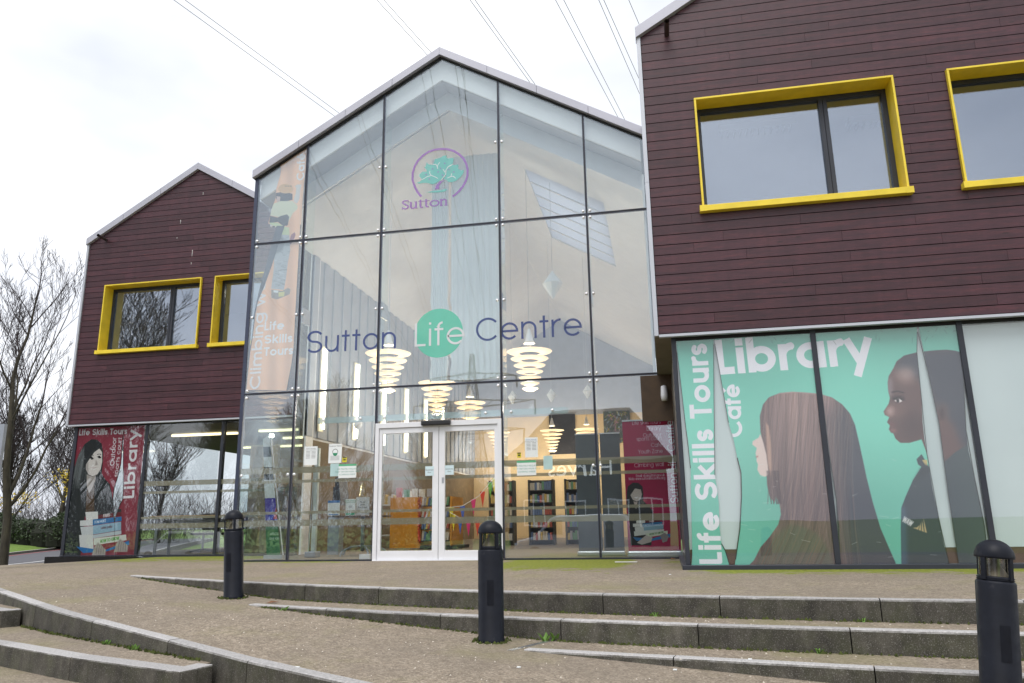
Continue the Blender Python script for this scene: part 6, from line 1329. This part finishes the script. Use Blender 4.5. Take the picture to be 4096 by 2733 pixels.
# vehicles
VAN = plain('silver_paint', (.52, .55, .62), .25, .35, .03); TYRE = plain('tyre_rubber', (.015, .015, .016), .8); VG = plain('car_window', (.02, .025, .03), .08); CARW = plain('white_car_paint', (.78, .80, .82), .2, 0, .02)
def vehicle(name, label, cat, prof, glass, width, paint, loc, rz, wheels, wr, z0):
    r = thing(name, label, cat, (0, 0, 0)); mb = MB().prism(prof, -width/2, width/2); obj('body', mb, paint, r, bevel=.06)
    for g_ in glass:
        for s in (-1, 1): obj('side_window', MB().prism(g_, s*(width/2+.004)-.003, s*(width/2+.004)+.003), VG, r)
    a, b = prof_ws[name]; (x0, z0_), (x1, z1) = a, b; w2 = width/2-.14; dx, dz = x1-x0, z1-z0_; l = math.hypot(dx, dz); nx, nz = -dz/l*.012, dx/l*.012
    if nx > 0: nx, nz = -nx, -nz
    nz = abs(nz); obj('windscreen', MB().add([(x0+dx*.06+nx, -w2, z0_+dz*.06+nz), (x0+dx*.06+nx, w2, z0_+dz*.06+nz), (x0+dx*.94+nx, w2*.9, z0_+dz*.94+nz), (x0+dx*.94+nx, -w2*.9, z0_+dz*.94+nz)], [(0, 1, 2, 3)]), VG, r)
    for wx in wheels:
        for s in (-1, 1):
            wo = obj('wheel', MB().tube((wx, s*(width/2-.22), wr), (wx, s*(width/2+.01), wr), wr, n=20), TYRE, r); obj('rim', MB().tube((wx, s*(width/2+.0), wr), (wx, s*(width/2+.02), wr), wr*.62, n=16), STEEL, wo)
    fx = min(p[0] for p in prof)
    for s in (-1, 1): obj('headlight', MB().box(fx+.02, fx+.16, s*(width/2-.3)-.16, s*(width/2-.3)+.16, .62, .78), plain('headlight_glass', (.75, .78, .8), .1), r, bevel=.03)
    obj('number_plate', MB().box(fx-.012, fx+.01, -.26, .26, .40, .51), plain('plate_white', (.7, .7, .66), .4), r)
    r.location = loc; r.rotation_euler[2] = rz; return r
prof_ws = {'van': ((-1.55, 1.08), (-.78, 1.78)), 'parked_car': ((-1.05, .92), (-.35, 1.42))}
vehicle('van', 'silver van passing on the road, reflected right of the door', 'van', [(-2.4, .28), (2.4, .28), (2.42, .9), (2.35, 1.85), (2.2, 1.92), (-.6, 1.9), (-.85, 1.75), (-1.6, 1.05), (-2.3, .88), (-2.45, .6)], [[(-1.35, 1.1), (-.35, 1.1), (-.35, 1.7), (-.75, 1.7)]], 1.85, VAN, (-3.9, -7.2, gz(-3.9, -8.2)+.13), 0, (-1.55, 1.5), .33, 0)
vehicle('parked_car', 'white car parked at the left, reflected in the left wing glazing', 'car', [(-2.0, .25), (1.95, .25), (2.0, .7), (1.75, 1.0), (1.35, 1.42), (.9, 1.5), (-.25, 1.48), (-1.05, .95), (-1.8, .82), (-2.05, .55)], [[(-.85, .95), (1.3, .98), (.95, 1.38), (-.2, 1.38)]], 1.72, CARW, (-22.0, -1.6, gz(-22, -2)+.05), .25, (-1.3, 1.25), .31, 0)
for i, (x, y, h_, sd_) in enumerate(((-35, -46, 13, 31), (-24.5, -50, 11.5, 32), (-44, -40, 13, 33), (-36, -12, 10, 34), (-34, -13, 21, 35), (26, -30, 9, 36))):
    bare_tree(['bare tree across the road, reflected in the leftmost hall panes', 'bare tree across the road, reflected in the left door leaf', 'taller bare tree across the road at the left, reflected', 'bare tree across the road, reflected in the left wing glazing', 'bare tree across the road, reflected in the left upper window', 'bare tree across the road behind the pub, reflected in the white pane'][i], (x, y, -1.2), h_, sd_, .75, 4, .24, 0, group='bare trees across the road', first=.18, dens=1.35, minr=.016)
mb = MB()
for k in range(2600):
    x = R_.uniform(-60, -11.5); y = -19+R_.gauss(0, .8); z = -1.15+abs(R_.gauss(0, .8)); s = R_.uniform(.08, .2); p = Vector((x, y, z)); v1 = Vector((R_.gauss(0, 1), R_.gauss(0, 1), R_.gauss(0, 1))).normalized()*s; v2 = Vector((R_.gauss(0, 1), R_.gauss(0, 1), R_.gauss(0, 1))).normalized()*s; mb.add([p-v1, p+v2, p+v1, p-v2], [(0, 1, 2, 3)])
wd_ = MB()
for k in range(9000):
    x = R_.uniform(-75, -15.5); y = R_.uniform(-46, -37); top_ = 5.2+2.2*math.sin(x*.33)+1.4*math.sin(x*.91+1); z = -1.1+(top_+.6)*R_.random()**.8; ln = R_.uniform(.8, 2.4); d = Vector((R_.gauss(0, .5), R_.gauss(0, .3), R_.uniform(.3, 1.2))).normalized()*ln; wd_.tube((x, y, z), Vector((x, y, z))+d, .03, .012, 3, False)
o = obj('woodland', wd_, TWIG); o['kind'] = 'stuff'; o['label'] = 'brown winter woodland across the road, seen only as a reflection'; o['category'] = 'woodland'
o = obj('hedgerow', mb, HEDGE); tag(o, 'low hedgerow across the road, seen only as a reflection', 'hedge')
